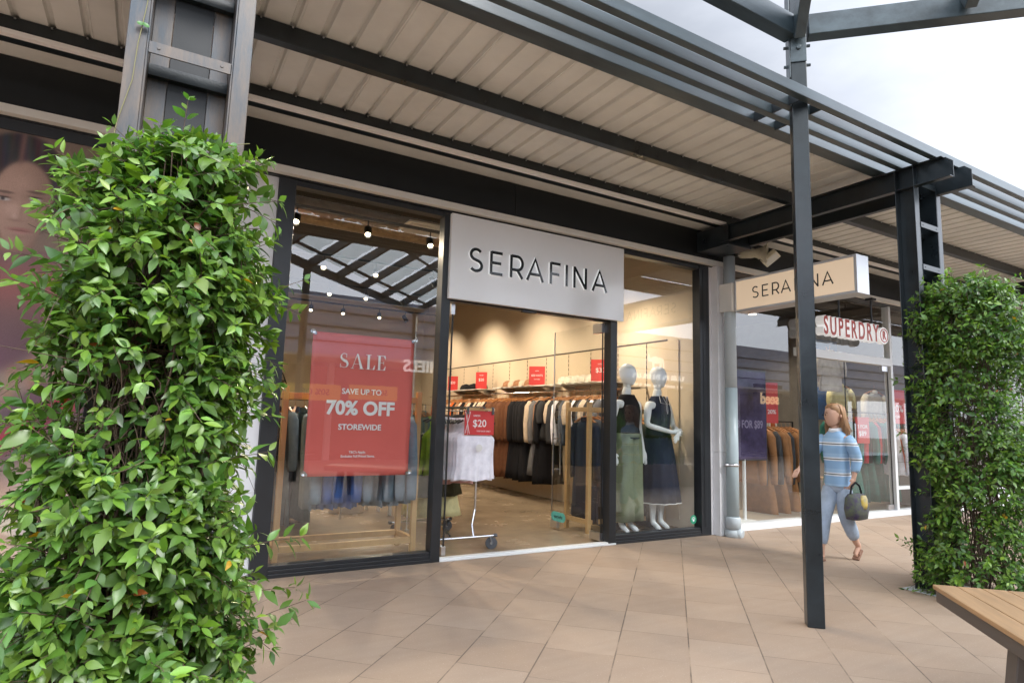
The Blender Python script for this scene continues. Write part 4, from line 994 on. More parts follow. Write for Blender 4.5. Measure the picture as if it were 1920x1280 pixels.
m = MB(); m.tube([(2.705, .18, 1.30), (2.705, 1.30, 1.30)], .013, 8); m.tube([(2.76, .18, 1.27), (2.76, 1.30, 1.27)], .007, 6); rr_(m, 'top_rail', MT['chrome'])
for x, y in ((2.84, .225), (2.27, .225), (2.84, 1.22), (2.27, 1.22)):
    m = MB(); m.lathe([(.020, -.014), (.052, -.014), (.056, -.008), (.056, .008), (.052, .014), (.020, .014)], (x+.012, y+.01, .057), (.45, 1, 0), 22); w_ = rr_(m, 'castor', MT['rubber'])
    m = MB(); m.bar((x, y, .12), (x+.012, y-.015, .055), .035, .004); m.bar((x, y, .12), (x+.014, y+.035, .055), .035, .004); m.lathe([(.012, -.02), (.012, .02)], (x+.012, y+.01, .057), (.45, 1, 0), 10); b = m.build('fork', MT['brushed'], w_)
GW = 'sleeveless tops on the chrome rolling rack'
for k in range(9):
    lab = 'front white tank top with round paper label on the chrome rack' if k == 0 else 'one of the white tank tops stacked behind the front one'
    o = hang('tank', 'white', 2.685-.004*k, .30+.045*k, 1.285, rr.uniform(-.07, .03), lab, GW, k % 3, False)
    if k == 0:
        m = MB(); m.lathe([(.034, 0), (.034, .001)], (.01, -.055, -.36), (0, -1, 0), 24); m.build('paper_label', mat('paper_label', (.72, .72, .70), .6), o); o.rotation_euler = (0, 0, 0)
for k in range(3): hang('tank', 'lime', 2.62, .88+.045*k, 1.285, rr.uniform(-.1, .1), 'one of the lime green tank tops behind the white ones', GW, k, False)
for k in range(3): hang('tank', 'pink', 2.67, .735+.04*k, 1.215, rr.uniform(-.1, .1), 'one of the pink tank tops showing below the white ones', GW, k % 3, False)
for k in range(3): hang('skirt', 'olive', 2.60, .98+.06*k, 1.12, rr.uniform(-.1, .1), 'one of the olive skirts above the pale yellow skirts', 'skirts on the low rack', k % 3, False)
for k in range(5): hang('skirt', 'yellow', 2.64+.04*(k % 2), 1.08+.06*k, .90, rr.uniform(-.15, .15), 'one of the pale yellow pleated skirts low on the rolling rack', 'pale yellow skirts', k % 3, False)
m_ = card('price_card', 2.70, .262, 1.045, .31, .225, 0, [('$20', .095, .105, -.0), ('UNDER', .022, .178, -.03), ('THIS RACK ONLY', .019, .035, .045)], 'red $20 price card clipped above the front white tank top')
m = MB(); m.tube([(-.125, -.002, .0), (-.135, -.002, .20)], .002, 4); m.bar((-.15, -.0015, .01), (-.10, -.0015, .215), .005, .001, (0, 1, 0)); m.bar((-.105, -.0015, .01), (-.15, -.0015, .215), .005, .001, (0, 1, 0)); m.build('ribbon_print', MT['white'], m_)
m = MB(); m.box(-.13, .16, -.008, .012, .226, .252); m.build('clip_bar', MT['oak'], m_, bevel=.004)
for x in (-.13, .135): m = MB(); m.box(x-.012, x+.012, -.014, .014, .19, .262); m.build('clip', MT['chrome'], m_, bevel=.003)

# ---------------------------------------------------------------- timber racks
def timber_rack(x0, x1, y0, y1, h, label, low=.15):
    t = thing('timber_rack', label, 'clothes rack', ((x0+x1)/2, (y0+y1)/2, 0))
    p = .045
    for x in (x0, x1-p):
        for y in (y0, y1-p): m = MB(); m.box(x, x+p, y, y+p, .005, h); rel(t, m, 'leg', MT['oak'], bevel=.003)
    for y in (y0+.003, y1-p+.003):
        for z in (low, h-.05): m = MB(); m.box(x0+p+.0005, x1-p-.0005, y, y+p-.006, z-.05, z-.003); rel(t, m, 'long_rail', MT['oak'], bevel=.003)
    for x in (x0+.003, x1-p+.003):
        for z in (low, h-.05): m = MB(); m.box(x, x+p-.006, y0+p+.0005, y1-p-.0005, z-.05, z-.003); rel(t, m, 'cross_rail', MT['oak'], bevel=.003)
    yc = (y0+y1)/2; m = MB(); m.tube([(x0+p, yc, h-.075), (x1-p, yc, h-.075)], .012, 8); rel(t, m, 'hanging_rail', MT['chrome']); return t
timber_rack(.93, 2.13, .31, .74, 1.42, 'pale timber clothes rack with denim behind the red banner')
GD = 'denim jackets on the timber rack'
for k in range(9):
    f = 'denim' if 1 <= k <= 4 else 'washed'
    hang('jacket', f, 1.22+.095*k, .525, 1.33, R(90)+rr.uniform(-.25, .25), 'one of the dark blue denim jackets below the red banner' if f == 'denim' else 'one of the pale washed denim jackets below the red banner', GD, k % 3)
timber_rack(4.16, 5.30, .48, .92, 1.41, 'pale timber clothes rack behind the open door and mannequins')
m = MB(); m.box(4.21, 4.225, .53, .87, 1.19, 1.36)
GN = 'garments on the right timber rack'
for k in range(11):
    f = ('navy', 'slate', 'charcoal')[k % 3]
    hang('trouser' if k % 2 else 'dress', f, 4.28+.09*k, .70, 1.32, R(90)+rr.uniform(-.2, .2), {'navy': 'one of the navy garments', 'slate': 'one of the slate blue garments', 'charcoal': 'one of the charcoal garments'}[f]+' on the timber rack right of the doorway', GN, k % 3)
# far left racks: grey and teal garments deeper in the shop
t = thing('garment_rail', 'chrome rail of grey and teal garments deep in the shop behind the banner', 'clothes rack', (1.6, 2.3, 0))
m = MB(); m.tube([(.95, 2.3, .0), (.95, 2.3, 1.35), (2.0, 2.3, 1.35), (2.0, 2.3, 0)], .014, 8); rel(t, m, 'rail_frame', MT['chrome'])
for k in range(10):
    f = ('slate', 'teal', 'charcoal', 'washed')[k % 4]; hang('dress' if k < 6 else 'shirt', f, 1.02+.10*k, 2.3, 1.335, R(90)+rr.uniform(-.3, .3), 'one of the %s garments deep behind the banner' % {'slate': 'slate', 'teal': 'teal', 'charcoal': 'charcoal', 'washed': 'washed blue'}[f], 'garments on the deep chrome rail', k % 3)
t = thing('garment_rail', 'chrome rail of teal garments between the left window and the doorway', 'clothes rack', (2.7, 1.9, 0))
m = MB(); m.tube([(2.50, 1.75, .0), (2.50, 1.75, 1.35), (3.0, 2.35, 1.35), (3.0, 2.35, 0)], .014, 8); rel(t, m, 'rail_frame', MT['chrome'])
for k in range(6): hang('shirt', 'teal' if k % 2 else 'sage', 2.54+.08*k, 1.80+.095*k, 1.335, R(30), 'one of the teal shirts on the short rail by the doorway' if k % 2 else 'one of the sage shirts on the short rail by the doorway', 'shirts on the short rail', k % 3)
t = thing('round_plinth', 'low round tan plinth on the shop floor behind the denim', 'plinth', (2.22, 2.85, 0))
m = MB(); m.lathe([(.21, .005), (.21, .24), (.205, .245), (.001, .245)], (2.22, 2.85, 0), n=36, cap=False); rel(t, m, 'drum', MT['tan2'], smooth=False)
t = thing('round_plinth', 'taller round tan plinth behind the rolling rack', 'plinth', (3.0, 2.55, 0))
m = MB(); m.lathe([(.20, .005), (.20, .42), (.195, .425), (.001, .425)], (3.05, 2.6, 0), n=36, cap=False); rel(t, m, 'drum', MT['tan2'])
t = thing('display_table', 'small display table with three white legs behind the denim', 'table', (2.58, 2.65, 0))
for x, y in ((2.50, 2.93), (2.60, 2.75), (2.62, 2.38)): m = MB(); m.box(x-.018, x+.018, y-.018, y+.018, .005, .62); rel(t, m, 'leg', MT['white'])
m = MB(); m.box(2.40, 2.72, 2.3, 3.0, .62, .65); rel(t, m, 'table_top', MT['oak'])
# counter and lettering on the back wall
t = thing('wall_lettering', 'black shop name lettering on the tan back wall', 'lettering', (1.6, 8.58, 1.9))
m = stroke_letters('SERAFINA', [(a-2.338)*1.05+.80 for a in sx], .225, .026, 8.575, 8.598, 1.80); rel(t, m, 'lettering', MT['inkm'])
t = thing('counter', 'pale oak sales counter in front of the back wall', 'counter', (1.7, 7.8, 0))
m = MB(); m.box(.9, 2.7, 7.6, 8.1, .005, 1.0); rel(t, m, 'body', MT['oak'], bevel=.004); m = MB(); m.box(.87, 2.73, 7.57, 8.13, 1.0, 1.04); rel(t, m, 'top', MT['cream'], bevel=.004)

# ---------------------------------------------------------------- mannequins
def head_rings(cx, cy, z0, h, yaw=0, n=20):
    rg = []
    prof = [(0, .30, .28, .12), (.06, .50, .52, .06), (.16, .62, .72, .03), (.28, .70, .82, .02), (.42, .76, .90, .0), (.58, .80, .98, -.02), (.72, .78, .98, -.04), (.85, .64, .82, -.05), (.94, .42, .54, -.05), (1.0, .08, .10, -.05)]
    cs, sn = math.cos(yaw), math.sin(yaw); w2 = h*.42
    for v, a, b, off in prof:
        q = []
        for i in range(n):
            t_ = 2*math.pi*i/n; x = a*w2*math.cos(t_)*.98; y = b*w2*math.sin(t_)-off*h*.8
            if math.sin(t_) < -.86 and .30 < v < .55: y -= h*(.09 if v < .4 else .05)      # nose
            if math.sin(t_) < -.8 and .1 < v < .2: y -= h*.012
            q.append((cx+x*cs-y*sn, cy+x*sn+y*cs, z0+v*h))
        rg.append(q)
    return rg
def mannequin(x, y, rz, label, arms, turn):
    t = thing('mannequin', label, 'mannequin', (x, y, .01), rz)
    J = {'pelvis': ((0, 0, .95), (.135, .10)), 'waist': ((0, 0, 1.13), (.10, .08)), 'chest': ((0, .0, 1.32), (.125, .095)), 'neckb': ((0, .015, 1.49), (.065, .055)), 'neck': ((0, 0, 1.60), (.045, .045))}
    E_ = [('pelvis', 'waist'), ('waist', 'chest'), ('chest', 'neckb'), ('neckb', 'neck')]
    for s, q in ((-1, 'l'), (1, 'r')):
        J['hip'+q] = ((s*.085, 0, .86), .088); J['knee'+q] = ((s*.08, -.015, .50), .055); J['calf'+q] = ((s*.078, .01, .36), .052); J['ank'+q] = ((s*.072, .02, .13), .030); J['heel'+q] = ((s*.072, .015, .085), .034); J['toe'+q] = ((s*.078, -.095, .022), .026)
        E_ += [('pelvis', 'hip'+q), ('hip'+q, 'knee'+q), ('knee'+q, 'calf'+q), ('calf'+q, 'ank'+q), ('ank'+q, 'heel'+q), ('heel'+q, 'toe'+q)]
        sh, el, wr, ha = arms[q]
        J['sh'+q] = (sh, .052); J['el'+q] = (el, .036); J['wr'+q] = (wr, .024); J['ha'+q] = (ha, (.034, .016))
        E_ += [('chest', 'sh'+q), ('sh'+q, 'el'+q), ('el'+q, 'wr'+q), ('wr'+q, 'ha'+q)]
        hv = (Vector(ha)-Vector(wr)).normalized(); sd = hv.cross(Vector((0, 1, .15))).normalized()
        for k, (off, ln) in enumerate(((-.026, .062), (-.009, .078), (.009, .074), (.025, .058))):
            a = Vector(ha)+sd*off+hv*.012; b = a+hv*ln*.55+sd*off*.35; c = b+hv*ln*.45+Vector((0, .008, -.006))
            J[f'f{k}a{q}'] = (tuple(a), .0085); J[f'f{k}b{q}'] = (tuple(b), .0075); J[f'f{k}c{q}'] = (tuple(c), .006); E_ += [('ha'+q, f'f{k}a{q}'), (f'f{k}a{q}', f'f{k}b{q}'), (f'f{k}b{q}', f'f{k}c{q}')]
        a = Vector(wr).lerp(Vector(ha), .6)+sd*.03; b = a+sd*.028+hv*.03; J['t1'+q] = (tuple(a), .010); J['t2'+q] = (tuple(b), .0075); E_ += [('ha'+q, 't1'+q), ('t1'+q, 't2'+q)]
    b = skin_obj('body', J, E_, MT['mannequin'], t, 2, 'pelvis')
    m = MB(); m.loft(head_rings(0, -.01, 1.60, .25, turn)); m.loft([ell(0, .0, z, r, r, 14) for z, r in ((1.56, .046), (1.62, .044), (1.66, .05))]); h = m.build('head', MT['mannequin'], t, smooth=True)
    su = h.modifiers.new('sub', 'SUBSURF'); su.levels = 1; su.render_levels = 1
    m = MB(); m.box(-.17, .17, -.14, .14, -.004, .004); m.build('base_plate', MT['brushed'], t)
    return t
rest = {'l': ((-.175, 0, 1.42), (-.235, .03, 1.15), (-.245, -.02, .90), (-.245, -.045, .82)), 'r': ((.175, 0, 1.42), (.235, .03, 1.15), (.245, -.02, .90), (.245, -.045, .82))}
crossed = {'l': ((-.175, 0, 1.42), (-.245, -.03, 1.17), (-.03, -.20, 1.10), (.05, -.225, 1.10)), 'r': ((.175, 0, 1.42), (.250, -.03, 1.16), (.06, -.25, 1.10), (-.01, -.265, 1.05))}
def garment_on(t, rings, n, m, thick=.004, smooth=True):
    b = MB(); b.loft(rings, False); o = b.build(n, m, t, smooth=smooth); s = o.modifiers.new('thickness', 'SOLIDIFY'); s.thickness = thick; s.offset = 1; return o
def top_rings(fl=.01):
    return [ell(0, 0, z, rx, ry, 28, fl, 1.0, 6) for z, rx, ry in ((1.02, .150, .125), (1.06, .148, .122), (1.13, .134, .112), (1.22, .140, .118), (1.32, .150, .125), (1.39, .140, .112), (1.44, .120, .088), (1.475, .098, .070), (1.50, .078, .066))]
ma = mannequin(4.60, .36, R(8), 'left white mannequin in a black sleeveless top and wide sage trousers', rest, R(15))
garment_on(ma, top_rings(), 'sleeveless_top', FB['black'])
for s in (-1, 1):
    rg = [ell(s*(.075+.012*(1-(z-.13)/.9)), .0, z, rx, ry, 24, .03+.05*(1-z), 1+s, 5) for z, rx, ry in ((.135, .135, .115), (.30, .130, .112), (.55, .122, .11), (.80, .110, .115), (.95, .088, .122), (1.06, .074, .112))]
    garment_on(ma, rg, 'trouser_leg', FB['sage'])
garment_on(ma, [ell(0, 0, z, .150, .124, 28, .01) for z in (1.03, 1.075)], 'waistband', FB['sage'], .006)
mb_ = mannequin(5.06, .36, R(10), 'right white mannequin in navy collared vest and long navy skirt with folded arms', crossed, R(10))
garment_on(mb_, top_rings(.015), 'collared_vest', FB['navy'])
rg = [ell(0, 0, z, rx, ry, 40, fo, .4, 11) for z, rx, ry, fo in ((.32, .265, .225, .075), (.45, .245, .210, .065), (.65, .215, .185, .05), (.85, .185, .165, .03), (.98, .160, .142, .02), (1.04, .150, .128, .01))]
garment_on(mb_, rg, 'long_skirt', FB['navy'])
rg = [[(x, y, z-.003-.010*k) for x, y, z in ell(0, 0, .322, .267, .227, 40, .075, .4, 11)] for k in (1, 0)]
garment_on(mb_, rg, 'white_hem', MT['white'])
garment_on(mb_, [ell(0, 0, z, .153, .128, 28, .01) for z in (1.025, 1.06)], 'waist_tie', FB['black'], .006)
m = MB()
for s in (-1, 1): m.add([(s*.005, -.118, 1.415), (s*.085, -.098, 1.425), (s*.075, -.075, 1.505), (s*.045, -.085, 1.50)], [(0, 1, 2, 3)])
o = m.build('collar', FB['navy'], mb_); q = o.modifiers.new('t', 'SOLIDIFY'); q.thickness = .006
m = MB()
for s in (-1, 1): m.tube([(s*.045, -.092, 1.50), (s*.005, -.125, 1.413), (s*.087, -.104, 1.422), (s*.078, -.078, 1.507)], .0035, 5)
m.tube([(-.012, -.124, 1.41), (-.010, -.134, 1.33), (.0, -.138, 1.30), (.010, -.134, 1.33), (.012, -.124, 1.41)], .003, 5); m.build('white_piping', MT['white'], mb_)

# ---------------------------------------------------------------- inside the right shop
t = thing('display_screen', 'dark purple display screen on a white stand inside the right shop', 'screen', (6.75, .42, 0))
m = MB(); m.box(6.40, 7.06, .42, .46, .76, 1.93); rel(t, m, 'casing', MT['lampbody'], bevel=.004)
MT['screen'] = mat('purple_screen', (.03, .022, .065), .15, col2=(.10, .08, .17), noise=.4, nscale=2.2)
m = MB(); m.box(6.42, 7.04, .416, .4195, .78, 1.91); rel(t, m, 'display', MT['screen'])
m = MB(); m.tube([(6.62, .44, .02), (6.62, .44, .80)], .022, 10); rel(t, m, 'pole', MT['alu']); m = MB(); m.lathe([(.19, .005), (.19, .014), (.03, .03)], (6.62, .44, 0), n=28); rel(t, m, 'base', MT['alu'])
q = text_mb('3 FOR $89', .14, .002, .002, .8); place(q, (6.72, .414, 1.22)); rel(t, q, 'caption', mat('screen_caption', (.22, .19, .30), .5))
GS = 'garments in the right shop'
def s2rail(x0, x1, y, z, n, items, label, rz=R(90)):
    t = thing('garment_rail', label, 'clothes rack', ((x0+x1)/2, y, 0))
    m = MB(); m.tube([(x0, y, .0), (x0, y, z), (x1, y, z), (x1, y, 0)], .014, 8); rel(t, m, 'rail_frame', MT['lampbody'])
    for i in range(n):
        k, f, lab = items[i % len(items)]; hang(k, f, x0+.06+(x1-x0-.12)*i/(n-1), y, z-.016, rz+rr.uniform(-.25, .25), lab, GS, i % 3)
s2rail(7.25, 8.35, .95, 1.28, 11, [('jacket', 'rust', 'one of the rust brown jackets left of the post in the right shop'), ('jacket', 'charcoal', 'one of the charcoal jackets left of the post in the right shop'), ('dress', 'rust', 'one of the long rust garments left of the post in the right shop')], 'rail of rust brown jackets inside the right shop left of the post')
s2rail(7.7, 8.7, 1.7, 1.78, 9, [('shirt', 'offwhite', 'one of the cream shirts on the higher rail in the right shop'), ('shirt', 'orange', 'one of the orange shirts on the higher rail in the right shop')], 'higher rail of cream and orange shirts in the right shop')
s2rail(8.9, 10.3, .62, 1.46, 13, [('dress', 'greent', 'one of the green garments on the rail behind the walking person'), ('dress', 'greent', 'one of the green garments on the rail behind the walking person'), ('shirt', 'redf', 'one of the red shirts on the rail behind the walking person'), ('shirt', 'black', 'one of the black shirts on the rail behind the walking person')], 'rail of green and red garments behind the glass doors')
s2rail(9.75, 10.5, .28, 1.30, 8, [('shirt', 'white', 'one of the white shirts at the right end of the surf shop window'), ('shirt', 'orange', 'one of the orange shirts at the right end of the surf shop window'), ('shirt', 'offwhite', 'one of the off white shirts at the right end of the surf shop window')], 'short rail of white and orange shirts by the right hand window', R(70))
hang('blouse', 'offwhite', 8.95, .70, 2.46, -.25, 'cream T shirt hung high in the doorway of the right shop', GS, 0)
hang('blouse', 'offwhite', 9.02, .80, 2.44, -.25, 'second cream T shirt directly behind the one hung high in the right shop', GS, 1)
hang('blouse', 'yellow', 9.6, .95, 1.98, -.2, 'mustard T shirt on an orange hanger in the right shop', GS, 1)
hang('shirt', 'offwhite', 10.2, .75, 1.90, -.2, 'off white printed sweatshirt hung facing the window in the right shop', GS, 1)
card('price_card', 9.05, .30, 1.00, .26, .38, -.2, [('3 FOR', .075, .24, 0), ('$89', .095, .14, 0)], 'red 3 FOR $89 card on the green garments')
card('price_card', 9.62, .09, 1.30, .34, .50, -.1, [('20%', .15, .22, 0), ('OFF', .06, .10, 0)], 'red 20% card in the right hand window of the surf shop')
card('price_card', 7.30, .52, 1.25, .20, .55, -.3, [('20%', .08, .15, 0)], 'tall red card beside the purple screen')
t = thing('wall_banner', 'blue banner with round pale emblem hung inside the right shop', 'banner', (10.0, 1.6, 1.4))
m = MB(); m.box(9.9, 10.58, 1.58, 1.60, 1.35, 2.75); rel(t, m, 'cloth', FB['blue']); m = MB(); m.lathe([(.14, 0), (.20, 0), (.20, .004), (.14, .004)], (10.22, 1.578, 2.35), (0, -1, 0), 32, False); rel(t, m, 'round_emblem', FB['offwhite'])
t = thing('wooden_stool', 'low wooden stool with dark legs inside the right shop doorway', 'stool', (9.0, 1.2, 0))
m = MB(); m.box(8.85, 9.35, .98, 1.28, .40, .44); rel(t, m, 'seat', MT['oak'], bevel=.004)
for x in (8.88, 9.32):
    for y in (1.01, 1.25): m = MB(); m.tube([(x, y, .005), (x, y, .40)], .014, 6); rel(t, m, 'leg', MT['lampbody'])
t = thing('wooden_box', 'tan wooden display box on the floor of the right shop', 'box', (7.9, 1.3, 0))
m = MB(); m.box(7.5, 8.2, 1.25, 1.75, .005, .42); rel(t, m, 'box', MT['tan2'], bevel=.004)
for k, (x, y) in enumerate(((6.5, 1.2), (7.3, 2.2), (8.2, 1.5), (9.3, 1.1), (9.6, 2.6), (7.0, 3.6))):
    t = thing('downlight', 'one of the recessed round downlights in the right shop ceiling', 'downlight', (x, y, 3.29), group='downlights in the right shop')
    m = MB(); m.lathe([(.075, 0), (.085, -.012), (.075, -.014), (.07, -.002)], n=24, cap=False); m.build('trim_ring', MT['white'], t); m = MB(); m.lathe([(.001, -.004), (.07, -.004)], n=24, cap=False); m.build('lamp_bulb', MT['lamp'], t)
    L = bpy.data.lights.new('down', 'SPOT'); L.energy = 70; L.color = (1, .86, .68); L.spot_size = R(120); L.spot_blend = .9; L.shadow_soft_size = .06
    lo = bpy.data.objects.new('downlight_light', L); COL.objects.link(lo); lo.location = (x, y, 3.27)

# ---------------------------------------------------------------- planting mirrored in the right window
t = thing('grass_planter', 'tall green grasses in a planter across the walkway, mirrored in the right window', 'planter', (8.4, -4.2, 0))
m = MB(); m.box(-1.0, 1.0, -.35, .35, 0, .42); m.build('planter_box', mat('stone_planter', (.45, .40, .34), .7, noise=.1), t, bevel=.01)
m = MB(); rg_ = random.Random(9)
for k in range(900):
    cx = rg_.choice((-.7, -.1, .55))+rg_.gauss(0, .13); cyy = rg_.gauss(0, .13); a = rg_.uniform(0, 6.28); h = rg_.uniform(.5, 1.25); sp = rg_.uniform(.1, .55); w2 = .008
    p = [Vector((cx, cyy, .42)), Vector((cx+sp*.35*math.cos(a), cyy+sp*.35*math.sin(a), .42+h*.6)), Vector((cx+sp*math.cos(a), cyy+sp*math.sin(a), .42+h*(1-.35*sp)))]
    sd_ = Vector((-math.sin(a), math.cos(a), 0))*w2
    m.add([p[0]-sd_, p[0]+sd_, p[1]+sd_, p[1]-sd_, p[2]], [(0, 1, 2, 3), (3, 2, 4)])
m.build('grass_blades', mat('grass_blade', (.12, .26, .035), .5, noise=.4, nscale=4), t)
# ---------------------------------------------------------------- walking person
MT['skin'] = mat('skin', (.52, .31, .22), .5); MT['hair'] = mat('light_brown_hair', (.30, .165, .08), .55, noise=.4, nscale=40, stretch=(1, 1, .1))
MT['jeans'] = mat('pale_jeans', (.33, .40, .50), .9, noise=.12, nscale=12)
ms = bpy.data.materials.new('striped_blue_shirt'); ms.use_nodes = True; _t = ms.node_tree; _b = _t.nodes['Principled BSDF']; _b.inputs['Roughness'].default_value = .9
_tc = _t.nodes.new('ShaderNodeTexCoord'); _sp = _t.nodes.new('ShaderNodeSeparateXYZ'); _t.links.new(_tc.outputs['Object'], _sp.inputs[0])
_ma = _t.nodes.new('ShaderNodeMath'); _ma.operation = 'MULTIPLY'; _ma.inputs[1].default_value = 7.2; _fr = _t.nodes.new('ShaderNodeMath'); _fr.operation = 'FRACT'; _t.links.new(_sp.outputs[2], _ma.inputs[0]); _t.links.new(_ma.outputs[0], _fr.inputs[0])
_r = _t.nodes.new('ShaderNodeValToRGB'); _r.color_ramp.interpolation = 'CONSTANT'; e = _r.color_ramp.elements; e[0].color = (.25, .41, .61, 1); e[1].position = .52; e[1].color = (.70, .73, .76, 1)
for ps, c in ((.60, (.035, .03, .04, 1)), (.66, (.70, .73, .76, 1)), (.74, (.32, .48, .66, 1))):
    q = e.new(ps); q.color = c
_t.links.new(_fr.outputs[0], _r.inputs[0]); _t.links.new(_r.outputs[0], _b.inputs['Base Color'])
# built facing -y, then turned to walk towards -x; 1.45 m tall in this scene's units
pt = thing('person', 'person in striped blue shirt and pale jeans walking past the right shop', 'person', (5.62, -1.43, 0), R(-90))
J = {'pelvis': ((0, 0, .76), (.105, .085)), 'waist': ((0, -.01, .88), (.095, .078)), 'chest': ((0, -.02, 1.03), (.125, .09)), 'neckb': ((0, -.01, 1.16), (.06, .055)), 'neck': ((0, -.025, 1.23), .038),
     'hipl': ((-.07, -.01, .70), .080), 'kneel': ((-.07, -.15, .40), .055), 'ankl': ((-.07, -.21, .085), .033), 'heell': ((-.07, -.195, .035), .032), 'toel': ((-.07, -.33, .028), (.030, .022)),
     'hipr': ((.07, .01, .70), .080), 'kneer': ((.07, -.01, .39), .055), 'ankr': ((.07, .165, .15), .033), 'heelr': ((.07, .200, .125), .03), 'toer': ((.07, .135, .030), (.030, .022)),
     'shl': ((-.155, -.02, 1.12), .034), 'ell': ((-.19, -.16, .93), .036), 'wrl': ((-.17, -.36, .83), .024), 'hal': ((-.165, -.42, .80), (.030, .016)),
     'shr': ((.155, -.01, 1.12), .034), 'elr': ((.185, .05, .92), .036), 'wrr': ((.18, -.01, .775), .024), 'har': ((.178, -.03, .715), (.016, .030))}
E_ = [('pelvis', 'waist'), ('waist', 'chest'), ('chest', 'neckb'), ('neckb', 'neck')]
for q in 'lr': E_ += [('pelvis', 'hip'+q), ('hip'+q, 'knee'+q), ('knee'+q, 'ank'+q), ('ank'+q, 'heel'+q), ('heel'+q, 'toe'+q), ('chest', 'sh'+q), ('sh'+q, 'el'+q), ('el'+q, 'wr'+q), ('wr'+q, 'ha'+q)]
for q in 'lr':
    ha, wr = Vector(J['ha'+q][0]), Vector(J['wr'+q][0]); hv = (ha-wr).normalized(); sd_ = Vector((1, 0, 0)).cross(hv).normalized() if q == 'r' else Vector((0, 0, 1)).cross(hv).normalized()
    curl = Vector((-.02, 0, 0)) if q == 'r' else Vector((0, -.004, -.018))
    for k, (off, ln) in enumerate(((-.021, .05), (-.007, .062), (.007, .058), (.020, .045))):
        a = ha+sd_*off+hv*.012; b = a+hv*ln*.55+curl*.6; c = b+hv*ln*.30+curl*1.1
        for n_, p_, r_q in (('a', a, .0085), ('b', b, .0078), ('c', c, .0065)): J[f'f{k}{n_}{q}'] = (tuple(p_), r_q)
        E_ += [('ha'+q, f'f{k}a{q}'), (f'f{k}a{q}', f'f{k}b{q}'), (f'f{k}b{q}', f'f{k}c{q}')]
    a = wr.lerp(ha, .6)-sd_*.024; b = a-sd_*.016+hv*.026+curl*.5; J['t1'+q] = (tuple(a), .0095); J['t2'+q] = (tuple(b), .0075); E_ += [('ha'+q, 't1'+q), ('t1'+q, 't2'+q)]
skin_obj('body', J, E_, MT['skin'], pt, 2, 'pelvis')
m = MB(); m.loft(head_rings(0, -.045, 1.222, .205, R(-34))); m.loft([ell(0, -.02, z, r, r, 14) for z, r in ((1.17, .042), (1.25, .040))])
for s in (-1, 1): m.lathe([(.004, -.008), (.018, -.004), (.024, .004), (.012, .01)], (s*.078, -.03, 1.315), (s, .3, 0), 10)
h = m.build('head', MT['skin'], pt, smooth=True)
HR = Matrix.Translation((0, -.045, 0)) @ Matrix.Rotation(R(-34), 4, 'Z') @ Matrix.Translation((0, .045, 0))
m = MB()
for s in (-1, 1): m.lathe([(.001, .0), (.0085, -.001), (.0065, -.006)], (s*.030, -.1305, 1.327), (0, 1, 0), 10)

for s in (-1, 1): m.tube([(s*.018, -.131, 1.345), (s*.032, -.128, 1.349), (s*.046, -.120, 1.345)], .003, 5)
m.xf(HR); m.build('eyes', mat('eye_dark', (.03, .02, .02), .2), h); m = MB(); m.tube([(-.024, -.118, 1.262), (0, -.126, 1.260), (.024, -.118, 1.262)], .005, 6); m.xf(HR); m.build('mouth', mat('lip', (.42, .19, .16), .4), h)
m = MB(); rg = []
for v, rx, ry, cyy in ((1.438, .02, .02, -.025), (1.430, .055, .07, -.022), (1.40, .083, .098, -.014), (1.35, .090, .094, .004), (1.30, .088, .074, .026), (1.24, .078, .055, .040), (1.18, .06, .04, .048), (1.14, .03, .02, .05)): rg.append(ell(0, cyy, v, rx, ry, 24, .05, v*9, 9))
m.loft(rg); hr = random.Random(4)
for k in range(170):
    a = hr.uniform(-.25, math.pi+.25); rr_h = .093; x0, y0 = .5*rr_h*math.cos(a), -.02+.35*rr_h*math.sin(a); ln = hr.uniform(.22, .34); fl = hr.uniform(.8, 1.25)
    pts = [(x0*.6, y0-.01, 1.437), (rr_h*.80*math.cos(a), -.02+rr_h*.85*math.sin(a), 1.405), (rr_h*1.02*math.cos(a), -.01+rr_h*1.0*math.sin(a), 1.345), (rr_h*fl*math.cos(a), .005+rr_h*fl*math.sin(a), 1.345-ln*.45), (rr_h*fl*math.cos(a)*1.05+hr.gauss(0, .01), .03+rr_h*fl*math.sin(a)*.9, 1.345-ln*.8)]
    m.tube(pts, [.007, .008, .008, .006, .002], 5, False)
m.build('hair', MT['hair'], pt, smooth=True)
m = MB()
m.loft([ell(0, cy_, z, rx, ry, 26, fo, z*5, 7) for z, rx, ry, cy_, fo in ((.675, .135, .115, 0, .03), (.70, .136, .116, 0, .03), (.78, .128, .108, -.005, .025), (.86, .122, .100, -.01, .02), (.95, .130, .104, -.015, .012), (1.04, .140, .104, -.02, .006), (1.10, .142, .092, -.018, .0), (1.145, .118, .074, -.014, .0), (1.175, .075, .058, -.012, .0), (1.195, .052, .050, -.014, .0))], False)
for pts, rs in ((((-.105, -.018, 1.125), (-.155, -.035, 1.08), (-.192, -.12, .97), (-.197, -.17, .920), (-.188, -.24, .885), (-.176, -.335, .842)), (.060, .066, .058, .055, .050, .042)),
                (((.105, -.012, 1.125), (.152, -.005, 1.08), (.178, .025, .98), (.185, .05, .920), (.184, .03, .87), (.18, -.004, .795)), (.060, .066, .058, .055, .050, .042))):
    m.tube(pts, list(rs), 14)
o = m.build('striped_shirt', ms, pt, smooth=True); su = o.modifiers.new('sub', 'SUBSURF'); su.levels = 1; su.render_levels = 1
